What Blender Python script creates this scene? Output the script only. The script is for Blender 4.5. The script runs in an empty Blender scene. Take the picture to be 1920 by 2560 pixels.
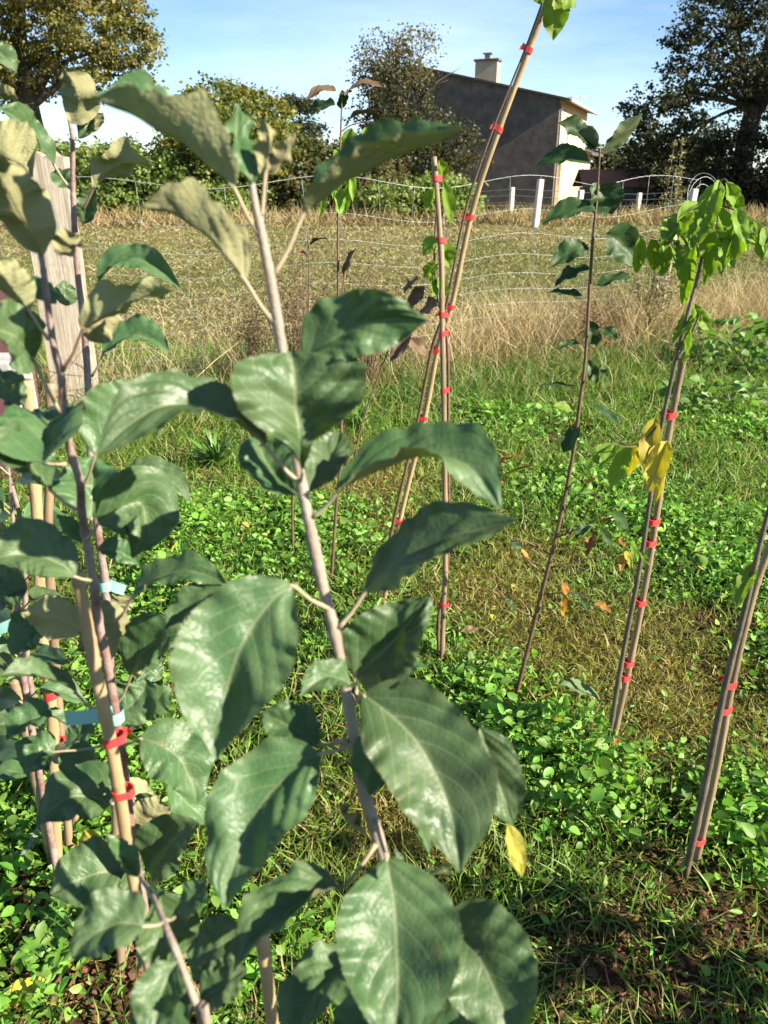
import bpy, math, random
import numpy as np
from mathutils import Vector
R = math.radians
random.seed(7); RNG = np.random.default_rng(7)
SC = bpy.context.scene
COL = SC.collection
# ------------------------------------------------------------------ camera
H = 1.4                      # eye height
F = 1923.0                   # focal length in pixels of the 1920x2560 frame
PITCH = math.atan((1280 - 445) / F)
cp, sp = math.cos(PITCH), math.sin(PITCH)
CAM = np.array([0, 0, H]); RIGHT = np.array([1., 0, 0])
FWD = np.array([0, cp, -sp]); UP = np.array([0, sp, cp])
cd = bpy.data.cameras.new('camera'); cam = bpy.data.objects.new('camera', cd); COL.objects.link(cam)
cam.location = (0, 0, H); cam.rotation_euler = (math.pi / 2 - PITCH, 0, 0)
cd.sensor_fit = 'VERTICAL'; cd.sensor_height = 36; cd.lens = F / 2560 * 36
cd.clip_start = 0.02; cd.clip_end = 3000
cd.dof.use_dof = True; cd.dof.focus_distance = 1.9; cd.dof.aperture_fstop = 9.5
SC.camera = cam
# ------------------------------------------------------------------ sky and sun
SUN_EL = R(30); SUN_H = Vector((0.91, -0.41)).normalized()
SUN = Vector((SUN_H.x * math.cos(SUN_EL), SUN_H.y * math.cos(SUN_EL), math.sin(SUN_EL)))
w = bpy.data.worlds.new('World'); SC.world = w; w.use_nodes = True
nt = w.node_tree; nt.nodes.clear()
sky = nt.nodes.new('ShaderNodeTexSky'); sky.sky_type = 'NISHITA'; sky.sun_disc = False
sky.sun_elevation = SUN_EL; sky.sun_rotation = math.atan2(SUN_H.x, SUN_H.y)
sky.air_density = 1.0; sky.dust_density = 0.15; sky.ozone_density = 3.5; sky.altitude = 1200
tc = nt.nodes.new('ShaderNodeTexCoord'); mp = nt.nodes.new('ShaderNodeMapping')
mp.inputs['Scale'].default_value = (1.2, 1.2, 5.5); mp.inputs['Rotation'].default_value = (0.1, 0.25, 0.4)
nz = nt.nodes.new('ShaderNodeTexNoise'); nz.inputs['Scale'].default_value = 1.5; nz.inputs['Detail'].default_value = 8
nz.inputs['Roughness'].default_value = 0.55
rp = nt.nodes.new('ShaderNodeValToRGB'); rp.color_ramp.elements[0].position = 0.5; rp.color_ramp.elements[1].position = 0.78
rp.color_ramp.elements[1].color = (0.45, 0.45, 0.45, 1)
mx = nt.nodes.new('ShaderNodeMix'); mx.data_type = 'RGBA'; mx.inputs[7].default_value = (7.0, 8.2, 9.6, 1)
bg = nt.nodes.new('ShaderNodeBackground'); bg.inputs[1].default_value = 0.067
ow = nt.nodes.new('ShaderNodeOutputWorld')
L = nt.links.new
L(tc.outputs['Generated'], mp.inputs[0]); L(mp.outputs[0], nz.inputs['Vector']); L(nz.outputs[0], rp.inputs[0])
L(rp.outputs[0], mx.inputs[0]); L(sky.outputs[0], mx.inputs[6]); L(mx.outputs[2], bg.inputs[0]); L(bg.outputs[0], ow.inputs[0])
sd = bpy.data.lights.new('sun', 'SUN'); sd.energy = 5.0; sd.angle = R(0.53); sd.color = (1.0, 0.90, 0.74)
so = bpy.data.objects.new('sun', sd); COL.objects.link(so); so.rotation_euler = (-SUN).to_track_quat('-Z', 'Y').to_euler()
so.location = (20, -12, 20)
SC.view_settings.view_transform = 'Standard'; SC.view_settings.look = 'None'
SC.view_settings.exposure = 1.55; SC.view_settings.gamma = 1
SC.cycles.max_bounces = 8; SC.cycles.transmission_bounces = 8; SC.cycles.transparent_max_bounces = 8
SC.cycles.use_denoising = True

# ------------------------------------------------------------------ pixel -> place helpers
def ray(u, v):
    return FWD + (u - 960) / F * RIGHT - (v - 1280) / F * UP
def P(u, v, z): return CAM + z * ray(u, v)                 # at a depth along the view axis
def PY(u, v, Y): r = ray(u, v); return CAM + r * (Y / r[1])   # at a distance along the ground
def G(u, v): r = ray(u, v); return CAM + r * (-H / r[2])      # on the ground
def zof(p): return float(np.dot(np.asarray(p) - CAM, FWD))
def unit(a): a = np.asarray(a, float); return a / (np.linalg.norm(a) + 1e-12)

# ------------------------------------------------------------------ object helpers
def tag(o, label=None, cat=None, group=None, kind=None):
    if label: o['label'] = label
    if cat: o['category'] = cat
    if group: o['group'] = group
    if kind: o['kind'] = kind
    return o
def thing(name, label, cat, loc=(0, 0, 0), group=None):
    o = bpy.data.objects.new(name, None); COL.objects.link(o); o.empty_display_size = 0.05
    o.location = [float(c) for c in loc]
    return tag(o, label, cat, group)
def link(name, me, parent=None):
    o = bpy.data.objects.new(name, me); COL.objects.link(o)
    if parent is not None:
        o.parent = parent
        off = Vector((0, 0, 0)); q = parent
        while q is not None: off += q.location; q = q.parent
        o.location = -off
    return o
def mesh_np(name, V, Fs, mats, smooth=True, uv=None, col=None, midx=None):
    """V (n,3); Fs list of (m,k) int arrays; uv/col per vertex."""
    me = bpy.data.meshes.new(name)
    V = np.asarray(V, np.float32); me.vertices.add(len(V)); me.vertices.foreach_set('co', V.ravel())
    Fs = [np.asarray(f, np.int32) for f in Fs if len(f)]
    loops = np.concatenate([f.ravel() for f in Fs]); tot = np.concatenate([np.full(len(f), f.shape[1], np.int32) for f in Fs])
    me.loops.add(len(loops)); me.loops.foreach_set('vertex_index', loops)
    me.polygons.add(len(tot)); st = np.concatenate([[0], np.cumsum(tot)[:-1]]).astype(np.int32)
    me.polygons.foreach_set('loop_start', st)
    me.polygons.foreach_set('use_smooth', np.full(len(tot), smooth, bool))
    if midx is not None: me.polygons.foreach_set('material_index', np.asarray(midx, np.int32))
    if uv is not None:
        ul = me.uv_layers.new(name='UVMap'); ul.data.foreach_set('uv', np.asarray(uv, np.float32)[loops].ravel())
    if col is not None:
        ca = me.color_attributes.new('Col', 'FLOAT_COLOR', 'POINT')
        c4 = np.ones((len(V), 4), np.float32); c4[:, :3] = col; ca.data.foreach_set('color', c4.ravel())
    for m in (mats if isinstance(mats, (list, tuple)) else [mats]): me.materials.append(m)
    me.update(calc_edges=True); me.validate()
    return me
def tube_np(pts, rad, n=8, cap=True):
    pts = np.asarray(pts, float); m = len(pts); rad = np.broadcast_to(np.asarray(rad, float), (m,))
    T = np.gradient(pts, axis=0); T /= np.linalg.norm(T, axis=1)[:, None] + 1e-12
    ref = np.array([0.31, 0.95, 0.05]) if abs(T[0][2]) > 0.5 else np.array([0.05, 0.1, 1.])
    A = np.cross(T, ref); A /= np.linalg.norm(A, axis=1)[:, None] + 1e-12; B = np.cross(T, A)
    a = np.arange(n) * 2 * math.pi / n
    V = pts[:, None] + rad[:, None, None] * (np.cos(a)[None, :, None] * A[:, None] + np.sin(a)[None, :, None] * B[:, None])
    V = V.reshape(-1, 3); i = np.arange(m - 1)[:, None] * n; j = np.arange(n)[None]; k = (j + 1) % n
    q = np.stack([i + j, i + k, i + n + k, i + n + j], -1).reshape(-1, 4)
    Fs = [q]
    if cap:
        V = np.vstack([V, pts[0], pts[-1]]); c0 = m * n
        jj = np.arange(n); kk = (jj + 1) % n
        Fs.append(np.vstack([np.stack([np.full(n, c0), kk, jj], -1), np.stack([np.full(n, c0 + 1), (m - 1) * n + jj, (m - 1) * n + kk], -1)]))
    return V, Fs
def smooth_path(pts, per=6):
    pts = [np.asarray(p, float) for p in pts]
    if len(pts) < 3: 
        return np.array([pts[0] + (pts[-1] - pts[0]) * t for t in np.linspace(0, 1, per + 1)])
    e = [2 * pts[0] - pts[1]] + pts + [2 * pts[-1] - pts[-2]]; out = []
    for i in range(1, len(e) - 2):
        p0, p1, p2, p3 = e[i - 1:i + 3]
        for t in np.linspace(0, 1, per, endpoint=False):
            out.append(0.5 * (2 * p1 + (p2 - p0) * t + (2 * p0 - 5 * p1 + 4 * p2 - p3) * t * t + (3 * p1 - p0 - 3 * p2 + p3) * t ** 3))
    out.append(pts[-1]); return np.array(out)
def tube(name, pts, rad, mat, parent=None, n=8, per=6, knob=0.0, straight=False):
    q = np.array(pts, float) if straight else smooth_path(pts, per)
    r = np.interp(np.linspace(0, 1, len(q)), np.linspace(0, 1, len(rad)), rad) if isinstance(rad, (list, tuple)) else np.full(len(q), rad)
    if knob: r = r * (1 + knob * (RNG.random(len(q)) ** 4))
    V, Fs = tube_np(q, r, n)
    return link(name, mesh_np(name, V, Fs, mat), parent)
def box_np(x0, x1, y0, y1, z0, z1):
    V = np.array([[x, y, z] for x in (x0, x1) for y in (y0, y1) for z in (z0, z1)], float)
    Fq = np.array([[0, 1, 3, 2], [4, 6, 7, 5], [0, 4, 5, 1], [2, 3, 7, 6], [0, 2, 6, 4], [1, 5, 7, 3]])
    return V, Fq
def rotz(V, a, loc=(0, 0, 0)):
    c, s = math.cos(a), math.sin(a); V = np.asarray(V, float)
    return np.stack([V[:, 0] * c - V[:, 1] * s, V[:, 0] * s + V[:, 1] * c, V[:, 2]], 1) + np.asarray(loc)
def bevel(o, wd=0.005, seg=2):
    m = o.modifiers.new('bevel', 'BEVEL'); m.width = wd; m.segments = seg; m.limit_method = 'ANGLE'; return o

# ------------------------------------------------------------------ materials
def newmat(name):
    m = bpy.data.materials.new(name); m.use_nodes = True; nt = m.node_tree; nt.nodes.clear()
    o = nt.nodes.new('ShaderNodeOutputMaterial'); return m, nt, o
def N(nt, t, **kw):
    n = nt.nodes.new('ShaderNode' + t)
    for k, v in kw.items():
        if k in n.inputs: n.inputs[k].default_value = v
        else: setattr(n, k, v)
    return n
def math_(nt, op, a, b=None, c=None):
    n = nt.nodes.new('ShaderNodeMath'); n.operation = op
    for i, x in enumerate((a, b, c)):
        if x is None: continue
        if isinstance(x, (int, float)): n.inputs[i].default_value = x
        else: nt.links.new(x, n.inputs[i])
    return n.outputs[0]
def mixc(nt, f, a, b, mode='MIX'):
    n = nt.nodes.new('ShaderNodeMix'); n.data_type = 'RGBA'; n.blend_type = mode
    for i, x in ((0, f), (6, a), (7, b)):
        if isinstance(x, (int, float)): n.inputs[i].default_value = x
        elif isinstance(x, tuple): n.inputs[i].default_value = x + (1,) if len(x) == 3 else x
        else: nt.links.new(x, n.inputs[i])
    return n.outputs[2]
def ramp(nt, x, lo, hi, a=0.0, b=1.0):
    n = nt.nodes.new('ShaderNodeMapRange'); n.inputs[1].default_value = lo; n.inputs[2].default_value = hi
    n.inputs[3].default_value = a; n.inputs[4].default_value = b; n.clamp = True
    nt.links.new(x, n.inputs[0]); return n.outputs[0]
def noise(nt, vec, scale, detail=4, rough=0.55):
    n = N(nt, 'TexNoise', Scale=scale, Detail=detail, Roughness=rough); 
    if vec is not None: nt.links.new(vec, n.inputs['Vector'])
    return n.outputs[0]
def plain(name, c1, c2, scale=8, rough=0.7, bump=0.0, bscale=40, stretch=None, spec=0.4):
    m, nt, o = newmat(name); tc = N(nt, 'TexCoord'); v = tc.outputs['Object']
    if stretch:
        mp = N(nt, 'Mapping'); mp.inputs['Scale'].default_value = stretch; nt.links.new(v, mp.inputs[0]); v = mp.outputs[0]
    f = ramp(nt, noise(nt, v, scale, 6, 0.6), 0.35, 0.65)
    b = N(nt, 'BsdfPrincipled', Roughness=rough); b.inputs['Specular IOR Level'].default_value = spec
    nt.links.new(mixc(nt, f, c1, c2), b.inputs['Base Color'])
    if bump:
        bp = N(nt, 'Bump', Strength=bump); bp.inputs['Distance'].default_value = 0.01
        nt.links.new(noise(nt, v, bscale, 6, 0.65), bp.inputs['Height']); nt.links.new(bp.outputs[0], b.inputs['Normal'])
    nt.links.new(b.outputs[0], o.inputs[0]); return m
def leafmat(name, c1, c2, vein, rough=0.42, trans=0.3, tcol=(0.25, 0.4, 0.06), spots=None, nv=5.6, slope=0.46, veinw=0.024, spec=0.4, bump=0.3, edge=None):
    """UV: x = along the midrib 0..1, y = across -1..1 (stored 0..1)."""
    m, nt, o = newmat(name); uvn = N(nt, 'UVMap'); sep = N(nt, 'SeparateXYZ'); nt.links.new(uvn.outputs[0], sep.inputs[0])
    s = sep.outputs[0]; t = math_(nt, 'ABSOLUTE', math_(nt, 'MULTIPLY_ADD', sep.outputs[1], 2.0, -1.0))
    tc = N(nt, 'TexCoord'); ob = tc.outputs['Object']
    n1 = noise(nt, ob, 38, 5, 0.6); n2 = noise(nt, ob, 9, 3)
    oi = N(nt, 'ObjectInfo')
    base = mixc(nt, ramp(nt, n2, 0.3, 0.7), c1, c2)
    hv = N(nt, 'HueSaturation'); nt.links.new(base, hv.inputs['Color'])
    nt.links.new(ramp(nt, oi.outputs['Random'], 0, 1, 0.8, 1.25), hv.inputs['Value'])
    nt.links.new(ramp(nt, oi.outputs['Random'], 0, 1, 0.485, 0.51), hv.inputs['Hue'])
    base = hv.outputs[0]
    base = mixc(nt, ramp(nt, n1, 0.35, 0.75, 0, 0.5), base, mixc(nt, 0.5, base, vein))
    # side veins: curved forward towards the tip
    q = math_(nt, 'MULTIPLY', math_(nt, 'SUBTRACT', s, math_(nt, 'MULTIPLY', math_(nt, 'POWER', t, 1.25), slope)), nv)
    q = math_(nt, 'ADD', q, math_(nt, 'MULTIPLY', math_(nt, 'GREATER_THAN', sep.outputs[1], 0.5), 0.4))
    fr = math_(nt, 'ABSOLUTE', math_(nt, 'SUBTRACT', math_(nt, 'FRACT', q), 0.5))   # 0.5 at the vein line
    lv = ramp(nt, fr, 0.5 - veinw * 2.3, 0.5 - veinw * 0.5, 0, 1)
    lv = math_(nt, 'MULTIPLY', lv, ramp(nt, t, 0.75, 1.0, 1, 0.1))
    mv = ramp(nt, t, veinw * 0.7, veinw * 2.0, 1, 0)
    vv = math_(nt, 'MAXIMUM', math_(nt, 'MULTIPLY', lv, 0.75), math_(nt, 'MULTIPLY', mv, 0.9))
    colr = mixc(nt, math_(nt, 'MULTIPLY', vv, 0.72), base, vein)
    if edge: colr = mixc(nt, ramp(nt, t, 0.93, 1.0, 0, 0.6), colr, edge)
    if spots:
        sn = noise(nt, ob, 55, 3, 0.6); colr = mixc(nt, ramp(nt, sn, 0.70, 0.76, 0, 0.85), colr, spots)
    b = N(nt, 'BsdfPrincipled', Roughness=rough); b.inputs['Specular IOR Level'].default_value = spec
    nt.links.new(colr, b.inputs['Base Color'])
    nt.links.new(ramp(nt, n1, 0.3, 0.7, rough - 0.07, rough + 0.12), b.inputs['Roughness'])
    # fine network relief
    vo = N(nt, 'TexVoronoi', Scale=230.0); vo.feature = 'DISTANCE_TO_EDGE'; nt.links.new(ob, vo.inputs['Vector'])
    hgt = math_(nt, 'ADD', math_(nt, 'MULTIPLY', ramp(nt, vo.outputs[0], 0, 0.3), 0.55), math_(nt, 'ADD', math_(nt, 'MULTIPLY', vv, -1.6), math_(nt, 'MULTIPLY', noise(nt, ob, 75, 3), 1.6)))
    bp = N(nt, 'Bump', Strength=bump); bp.inputs['Distance'].default_value = 0.0012
    nt.links.new(hgt, bp.inputs['Height']); nt.links.new(bp.outputs[0], b.inputs['Normal'])
    tr = N(nt, 'BsdfTranslucent'); tr.inputs[0].default_value = tcol + (1,)
    nt.links.new(mixc(nt, math_(nt, 'MULTIPLY', vv, 0.4), tcol, (tcol[0] * .5, tcol[1] * .5, tcol[2] * .5)), tr.inputs[0])
    ms = N(nt, 'MixShader'); ms.inputs[0].default_value = trans
    nt.links.new(b.outputs[0], ms.inputs[1]); nt.links.new(tr.outputs[0], ms.inputs[2]); nt.links.new(ms.outputs[0], o.inputs[0])
    return m
def foliage(name, trans=0.35, rough=0.5, spec=0.35, tgain=1.6):
    """colour from the point attribute; thin sheets that let some light through"""
    m, nt, o = newmat(name); a = N(nt, 'Attribute', attribute_name='Col')
    b = N(nt, 'BsdfPrincipled', Roughness=rough); b.inputs['Specular IOR Level'].default_value = spec
    nt.links.new(a.outputs[0], b.inputs['Base Color'])
    tr = N(nt, 'BsdfTranslucent'); nt.links.new(mixc(nt, 1.0, a.outputs[0], (tgain, tgain, tgain * 0.6), 'MULTIPLY'), tr.inputs[0])
    ms = N(nt, 'MixShader'); ms.inputs[0].default_value = trans
    nt.links.new(b.outputs[0], ms.inputs[1]); nt.links.new(tr.outputs[0], ms.inputs[2]); nt.links.new(ms.outputs[0], o.inputs[0])
    return m
M = {}
M['top'] = leafmat('apple_leaf_top', (0.044, 0.112, 0.036), (0.074, 0.146, 0.054), (0.24, 0.28, 0.14), 0.43, 0.30, (0.22, 0.40, 0.05), spec=0.48, bump=0.24, spots=(0.16, 0.09, 0.035), edge=(0.13, 0.13, 0.06))
M['under'] = leafmat('apple_leaf_under', (0.34, 0.355, 0.185), (0.42, 0.42, 0.215), (0.50, 0.36, 0.20), 0.8, 0.40, (0.40, 0.44, 0.07), bump=0.36, spec=0.15)
M['yellow'] = leafmat('yellowing_leaf', (0.58, 0.50, 0.06), (0.48, 0.50, 0.08), (0.5, 0.48, 0.15), 0.5, 0.55, (0.78, 0.70, 0.10), spots=(0.2, 0.1, 0.03))
M['lime'] = leafmat('hackberry_leaf', (0.17, 0.28, 0.032), (0.22, 0.34, 0.045), (0.30, 0.38, 0.10), 0.5, 0.55, (0.54, 0.72, 0.08), spots=(0.30, 0.28, 0.05), nv=5.0, slope=0.55)
M['limeunder'] = leafmat('hackberry_leaf_under', (0.22, 0.32, 0.07), (0.26, 0.35, 0.09), (0.30, 0.36, 0.14), 0.6, 0.55, (0.54, 0.72, 0.08), nv=5.0, slope=0.55)
M['cherry'] = leafmat('dark_plum_leaf', (0.030, 0.075, 0.022), (0.045, 0.095, 0.028), (0.12, 0.16, 0.06), 0.42, 0.35, spec=0.35, tcol=(0.14, 0.28, 0.03), nv=9)
M['cherryunder'] = leafmat('dark_plum_leaf_under', (0.11, 0.16, 0.06), (0.14, 0.19, 0.08), (0.2, 0.22, 0.1), 0.6, 0.35, (0.12, 0.26, 0.03), nv=9)
M['orange'] = leafmat('orange_leaf', (0.45, 0.17, 0.03), (0.40, 0.26, 0.04), (0.4, 0.25, 0.1), 0.5, 0.4, (0.5, 0.22, 0.03), spots=(0.06, 0.03, 0.02))
M['brown'] = leafmat('brown_withered_leaf', (0.12, 0.075, 0.04), (0.20, 0.13, 0.07), (0.2, 0.13, 0.08), 0.6, 0.25, (0.25, 0.14, 0.05))
M['stem'] = plain('young_apple_bark', (0.36, 0.30, 0.235), (0.25, 0.19, 0.145), 26, 0.6, 0.35, 160)
M['stem2'] = plain('reddish_apple_bark', (0.34, 0.27, 0.235), (0.17, 0.075, 0.06), 34, 0.55, 0.3, 160)
M['stalk'] = plain('leaf_stalk', (0.37, 0.32, 0.20), (0.30, 0.24, 0.15), 60, 0.6)
M['redstalk'] = plain('red_leaf_stalk', (0.28, 0.12, 0.085), (0.33, 0.22, 0.13), 60, 0.5)
M['twig'] = plain('brown_sapling_bark', (0.17, 0.105, 0.062), (0.11, 0.062, 0.04), 30, 0.5, 0.3, 200)
M['greytwig'] = plain('grey_sapling_bark', (0.165, 0.13, 0.095), (0.09, 0.07, 0.05), 30, 0.55, 0.3, 200)
M['bamboo'] = plain('bamboo_cane', (0.44, 0.315, 0.17), (0.30, 0.20, 0.10), 9, 0.5, 0.15, 60, (6, 6, 0.6))
M['oldcane'] = plain('weathered_cane', (0.31, 0.225, 0.135), (0.19, 0.13, 0.08), 9, 0.5, 0.2, 60, (6, 6, 0.6))
M['cut'] = plain('cane_cut_pith', (0.30, 0.20, 0.10), (0.12, 0.07, 0.04), 90, 0.8)
M['tie'] = plain('red_plastic_tie', (0.72, 0.06, 0.06), (0.64, 0.045, 0.05), 20, 0.35)
M['tagm'] = plain('mint_plastic_label', (0.22, 0.45, 0.38), (0.25, 0.48, 0.41), 6, 0.45)

# ------------------------------------------------------------------ leaf geometry
def leaf_np(P0, P1, nrm, W, arch=(0, 0, 0), fold=0.3, curl=0.0, wav=0.04, twist=0.0, nx=26, nh=5, serr=0.022, pk=0.055, tipw=1.0, seed=0, nv=5.6, slope=0.46, teeth=38):
    r = np.random.default_rng(seed + 11)
    P0, P1, nrm, arch = (np.asarray(a, float) for a in (P0, P1, nrm, arch))
    C = (P0 + P1) / 2 + 2 * arch
    s = np.linspace(0, 1, nx)[:, None]
    mid = (1 - s) ** 2 * P0 + 2 * s * (1 - s) * C + s * s * P1
    T = 2 * (1 - s) * (C - P0) + 2 * s * (P1 - C); T /= np.linalg.norm(T, axis=1)[:, None] + 1e-12
    Nn = nrm - (T @ nrm)[:, None] * T; Nn /= np.linalg.norm(Nn, axis=1)[:, None] + 1e-12
    B = np.cross(T, Nn)
    a = twist * (s - 0.3); Nn, B = Nn * np.cos(a) + B * np.sin(a), B * np.cos(a) - Nn * np.sin(a)
    s1 = s[:, 0]
    pr_s = np.linspace(0, 1, 201); pr_w = np.interp(pr_s, [0, .04, .1, .2, .35, .5, .65, .78, .88, .94, .975, 1], [.02, .30, .58, .85, .99, 1, .90, .68, .40, .20, .10, .012])
    pr_w = np.convolve(np.pad(pr_w, 6, mode='edge'), np.ones(13) / 13, 'valid'); pr_w[-1] = .012; pr_w[0] = .03
    shp = np.interp(np.clip(s1, 0, 1) ** (tipw * r.uniform(.88, 1.12)), pr_s, pr_w)
    shp = shp * (1 + 0.035 * np.sin(9 * s1 + r.random() * 6)); shp = np.maximum(shp, .012)
    wd = W / 2 * shp
    tt = np.linspace(-1, 1, 2 * nh + 1)
    at = np.abs(tt); th = fold + curl * (at + 1.0 / nh * 0) 
    hh = np.linspace(0, 1, nh + 1); thm = fold + curl * (hh[1:] + hh[:-1]) / 2
    cx = np.concatenate([[0], np.cumsum(np.cos(thm) / nh)]); cz = np.concatenate([[0], np.cumsum(np.sin(thm) / nh)])
    X = np.sign(tt) * np.interp(at, hh, cx); Z = np.interp(at, hh, cz)
    tooth = 1 + serr * (((s1 * teeth) % 1.0) - 0.5) * 2 * (0.7 + 0.6 * r.random(nx))
    Xm = np.repeat(X[None], nx, 0); Xm[:, 0] *= tooth; Xm[:, -1] *= tooth
    V = mid[:, None] + B[:, None] * (wd[:, None] * Xm)[..., None] + Nn[:, None] * (wd[:, None] * Z[None])[..., None]
    ph = r.random(2) * 6.28; kf = 1.3 + r.random() * 1.4
    wv = np.where(tt[None] < 0, np.sin(kf * 6.28 * s + ph[0]), np.sin(kf * 6.28 * s + ph[1])) * at[None] ** 1.4 * wav * W
    pz = pk * W * (np.abs(np.sin(math.pi * nv * (s - slope * at[None] ** 1.25) + .4 * math.pi * (tt[None] > 0))) * np.minimum(1, at[None] * 4) * (.6 + .5 * np.sin(6 * s + 2.1 * tt[None] + ph[0])) * (1 - 0.6 * at[None] ** 2))
    low = 0.05 * W * np.sin((4 + 3 * r.random()) * s + ph[1]) * np.cos((2.4 + 2 * r.random()) * tt[None] + ph[0]) + .014 * W * np.sin(17 * s + 5 * tt[None] + ph[0])
    env = (np.sin(math.pi * np.clip(s1, 0.0, 1)) ** 0.5)[:, None]
    V = V + Nn[:, None] * ((wv + pz + low) * env)[..., None]
    V = V + Nn[:, None] * (W * env * at[None] ** 2.5 * (.028 * np.sin(31 * s + ph[0] + tt[None]) + .02 * np.sin(53 * s + ph[1] - 2 * tt[None])))[..., None]
    ny = 2 * nh + 1
    uv = np.stack([np.repeat(s, ny, 1), np.repeat((tt[None] + 1) / 2, nx, 0)], -1).reshape(-1, 2)
    thick = 0.0045 * W * (1 - at[None] ** 3) * env
    rim = np.zeros((nx, ny), bool); rim[:, 0] = rim[:, -1] = rim[0] = rim[-1] = True
    top = (V + Nn[:, None] * thick[..., None]).reshape(-1, 3); bot = (V - Nn[:, None] * thick[..., None]).reshape(-1, 3)
    idx = np.arange(nx * ny).reshape(nx, ny); bidx = np.where(rim, idx, idx + nx * ny)
    top[rim.ravel()] = V.reshape(-1, 3)[rim.ravel()]
    qt = np.stack([idx[:-1, :-1], idx[1:, :-1], idx[1:, 1:], idx[:-1, 1:]], -1).reshape(-1, 4)
    qb = np.stack([bidx[:-1, :-1], bidx[:-1, 1:], bidx[1:, 1:], bidx[1:, :-1]], -1).reshape(-1, 4)
    VV = np.vstack([top, bot]); UV = np.vstack([uv, uv])
    keep = np.unique(np.concatenate([qt.ravel(), qb.ravel()])); mp = np.full(len(VV), -1); mp[keep] = np.arange(len(keep))
    # orient: the top sheet's faces look along Nn
    f = qt[len(qt) // 2]; nn = np.cross(VV[f[1]] - VV[f[0]], VV[f[3]] - VV[f[0]])
    if np.dot(nn, Nn[nx // 2]) < 0: qt = qt[:, ::-1]; qb = qb[:, ::-1]
    rimi = mp[idx[rim]]
    return VV[keep], mp[qt], mp[qb], UV[keep], rimi
def leaf(parent, P0, P1, nrm, W, mats=('top', 'under'), stalk=None, stalkmat='stalk', stalkr=0.0011, label=None, **kw):
    V, qt, qb, uv, rimi = leaf_np(P0, P1, nrm, W, **kw)
    me = mesh_np('leaf', V, [qt, qb], [M[mats[0]], M[mats[1]]], True, uv, None, [0] * len(qt) + [1] * len(qb))
    rm = np.zeros(len(V), bool); rm[rimi] = True
    ev = np.empty(len(me.edges) * 2, np.int32); me.edges.foreach_get('vertices', ev); ev = ev.reshape(-1, 2)
    at = me.attributes.new('sharp_edge', 'BOOLEAN', 'EDGE'); at.data.foreach_set('value', rm[ev].all(1))
    o = link('leaf', me, parent)
    if label: o['label'] = label
    if stalk is not None:
        a = np.asarray(stalk, float); b = np.asarray(P0, float); d = unit(np.asarray(P1, float) - b) * np.linalg.norm(b - a) * 0.12
        mid = (a + b) / 2 + np.array([0, 0, -0.06]) * np.linalg.norm(b - a)
        tube('leaf_stalk', [a, mid, b, b + d], [stalkr * 1.5, stalkr, stalkr * 1.05, stalkr * 0.5], M[stalkmat], o, 6, 3)
    return o
def roll_normal(P0, P1, deg):
    """0: upper side faces the camera, 90: faces up in the picture, 180: underside faces the camera"""
    ax = unit(np.asarray(P1) - P0); mid = (np.asarray(P0) + P1) / 2
    tc = unit(CAM - mid); tc = unit(tc - np.dot(tc, ax) * ax)
    sd = np.cross(ax, tc)
    if np.dot(sd, UP) < 0 or (abs(np.dot(sd, UP)) < 0.15 and np.dot(sd, RIGHT) < 0): sd = -sd
    a = R(deg); return tc * math.cos(a) + sd * math.sin(a)
SEED = [100]
def pleaf(parent, b, t, zb, zt, Wpx, roll=0, arch=0, side=0, stalk=None, toward=0.0, **kw):
    """leaf between two pixels at two depths; arch/side/toward bow the midrib (pixels up / right, share of length to camera)"""
    P0, P1 = P(b[0], b[1], zb), P(t[0], t[1], zt); zm = (zb + zt) / 2; px = zm / F
    SEED[0] += 1
    av = UP * arch * px + RIGHT * side * px + unit(CAM - (P0 + P1) / 2) * toward * np.linalg.norm(P1 - P0)
    if stalk is not None: stalk = P(*stalk)
    kw.setdefault('seed', SEED[0]); rq = random.Random(SEED[0])
    kw['fold'] = kw.get('fold', .3) + rq.uniform(.0, .22); kw['wav'] = kw.get('wav', .045) * rq.uniform(1.2, 2.0); kw['twist'] = kw.get('twist', 0) + rq.uniform(-.35, .35)
    return leaf(parent, P0, P1, roll_normal(P0, P1, roll), Wpx * px, arch=av, stalk=stalk, **kw)

# ================================================================== THE SETTING
def vnoise(x, y, seed=0):
    """cheap smooth 2-D value noise, 0..1"""
    x = np.asarray(x, float); y = np.asarray(y, float); xi = np.floor(x); yi = np.floor(y); fx = x - xi; fy = y - yi
    fx = fx * fx * (3 - 2 * fx); fy = fy * fy * (3 - 2 * fy)
    h = lambda a, b: np.modf(np.abs(np.sin(a * 127.1 + b * 311.7 + seed * 74.7) * 43758.5453))[0]
    return (h(xi, yi) * (1 - fx) + h(xi + 1, yi) * fx) * (1 - fy) + (h(xi, yi + 1) * (1 - fx) + h(xi + 1, yi + 1) * fx) * fy
def ground_z(x, y):
    near = np.clip((9 - np.asarray(y)) / 4, 0, 1)
    return (vnoise(np.asarray(x) * 2.3, np.asarray(y) * 2.3, 3) - 0.5) * 0.035 * near + (vnoise(np.asarray(x) * 9, np.asarray(y) * 9, 5) - 0.5) * 0.02 * near \
        + (vnoise(np.asarray(x) * .9, np.asarray(y) * .9, 8) - 0.5) * 0.10 * (1 - near)
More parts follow.
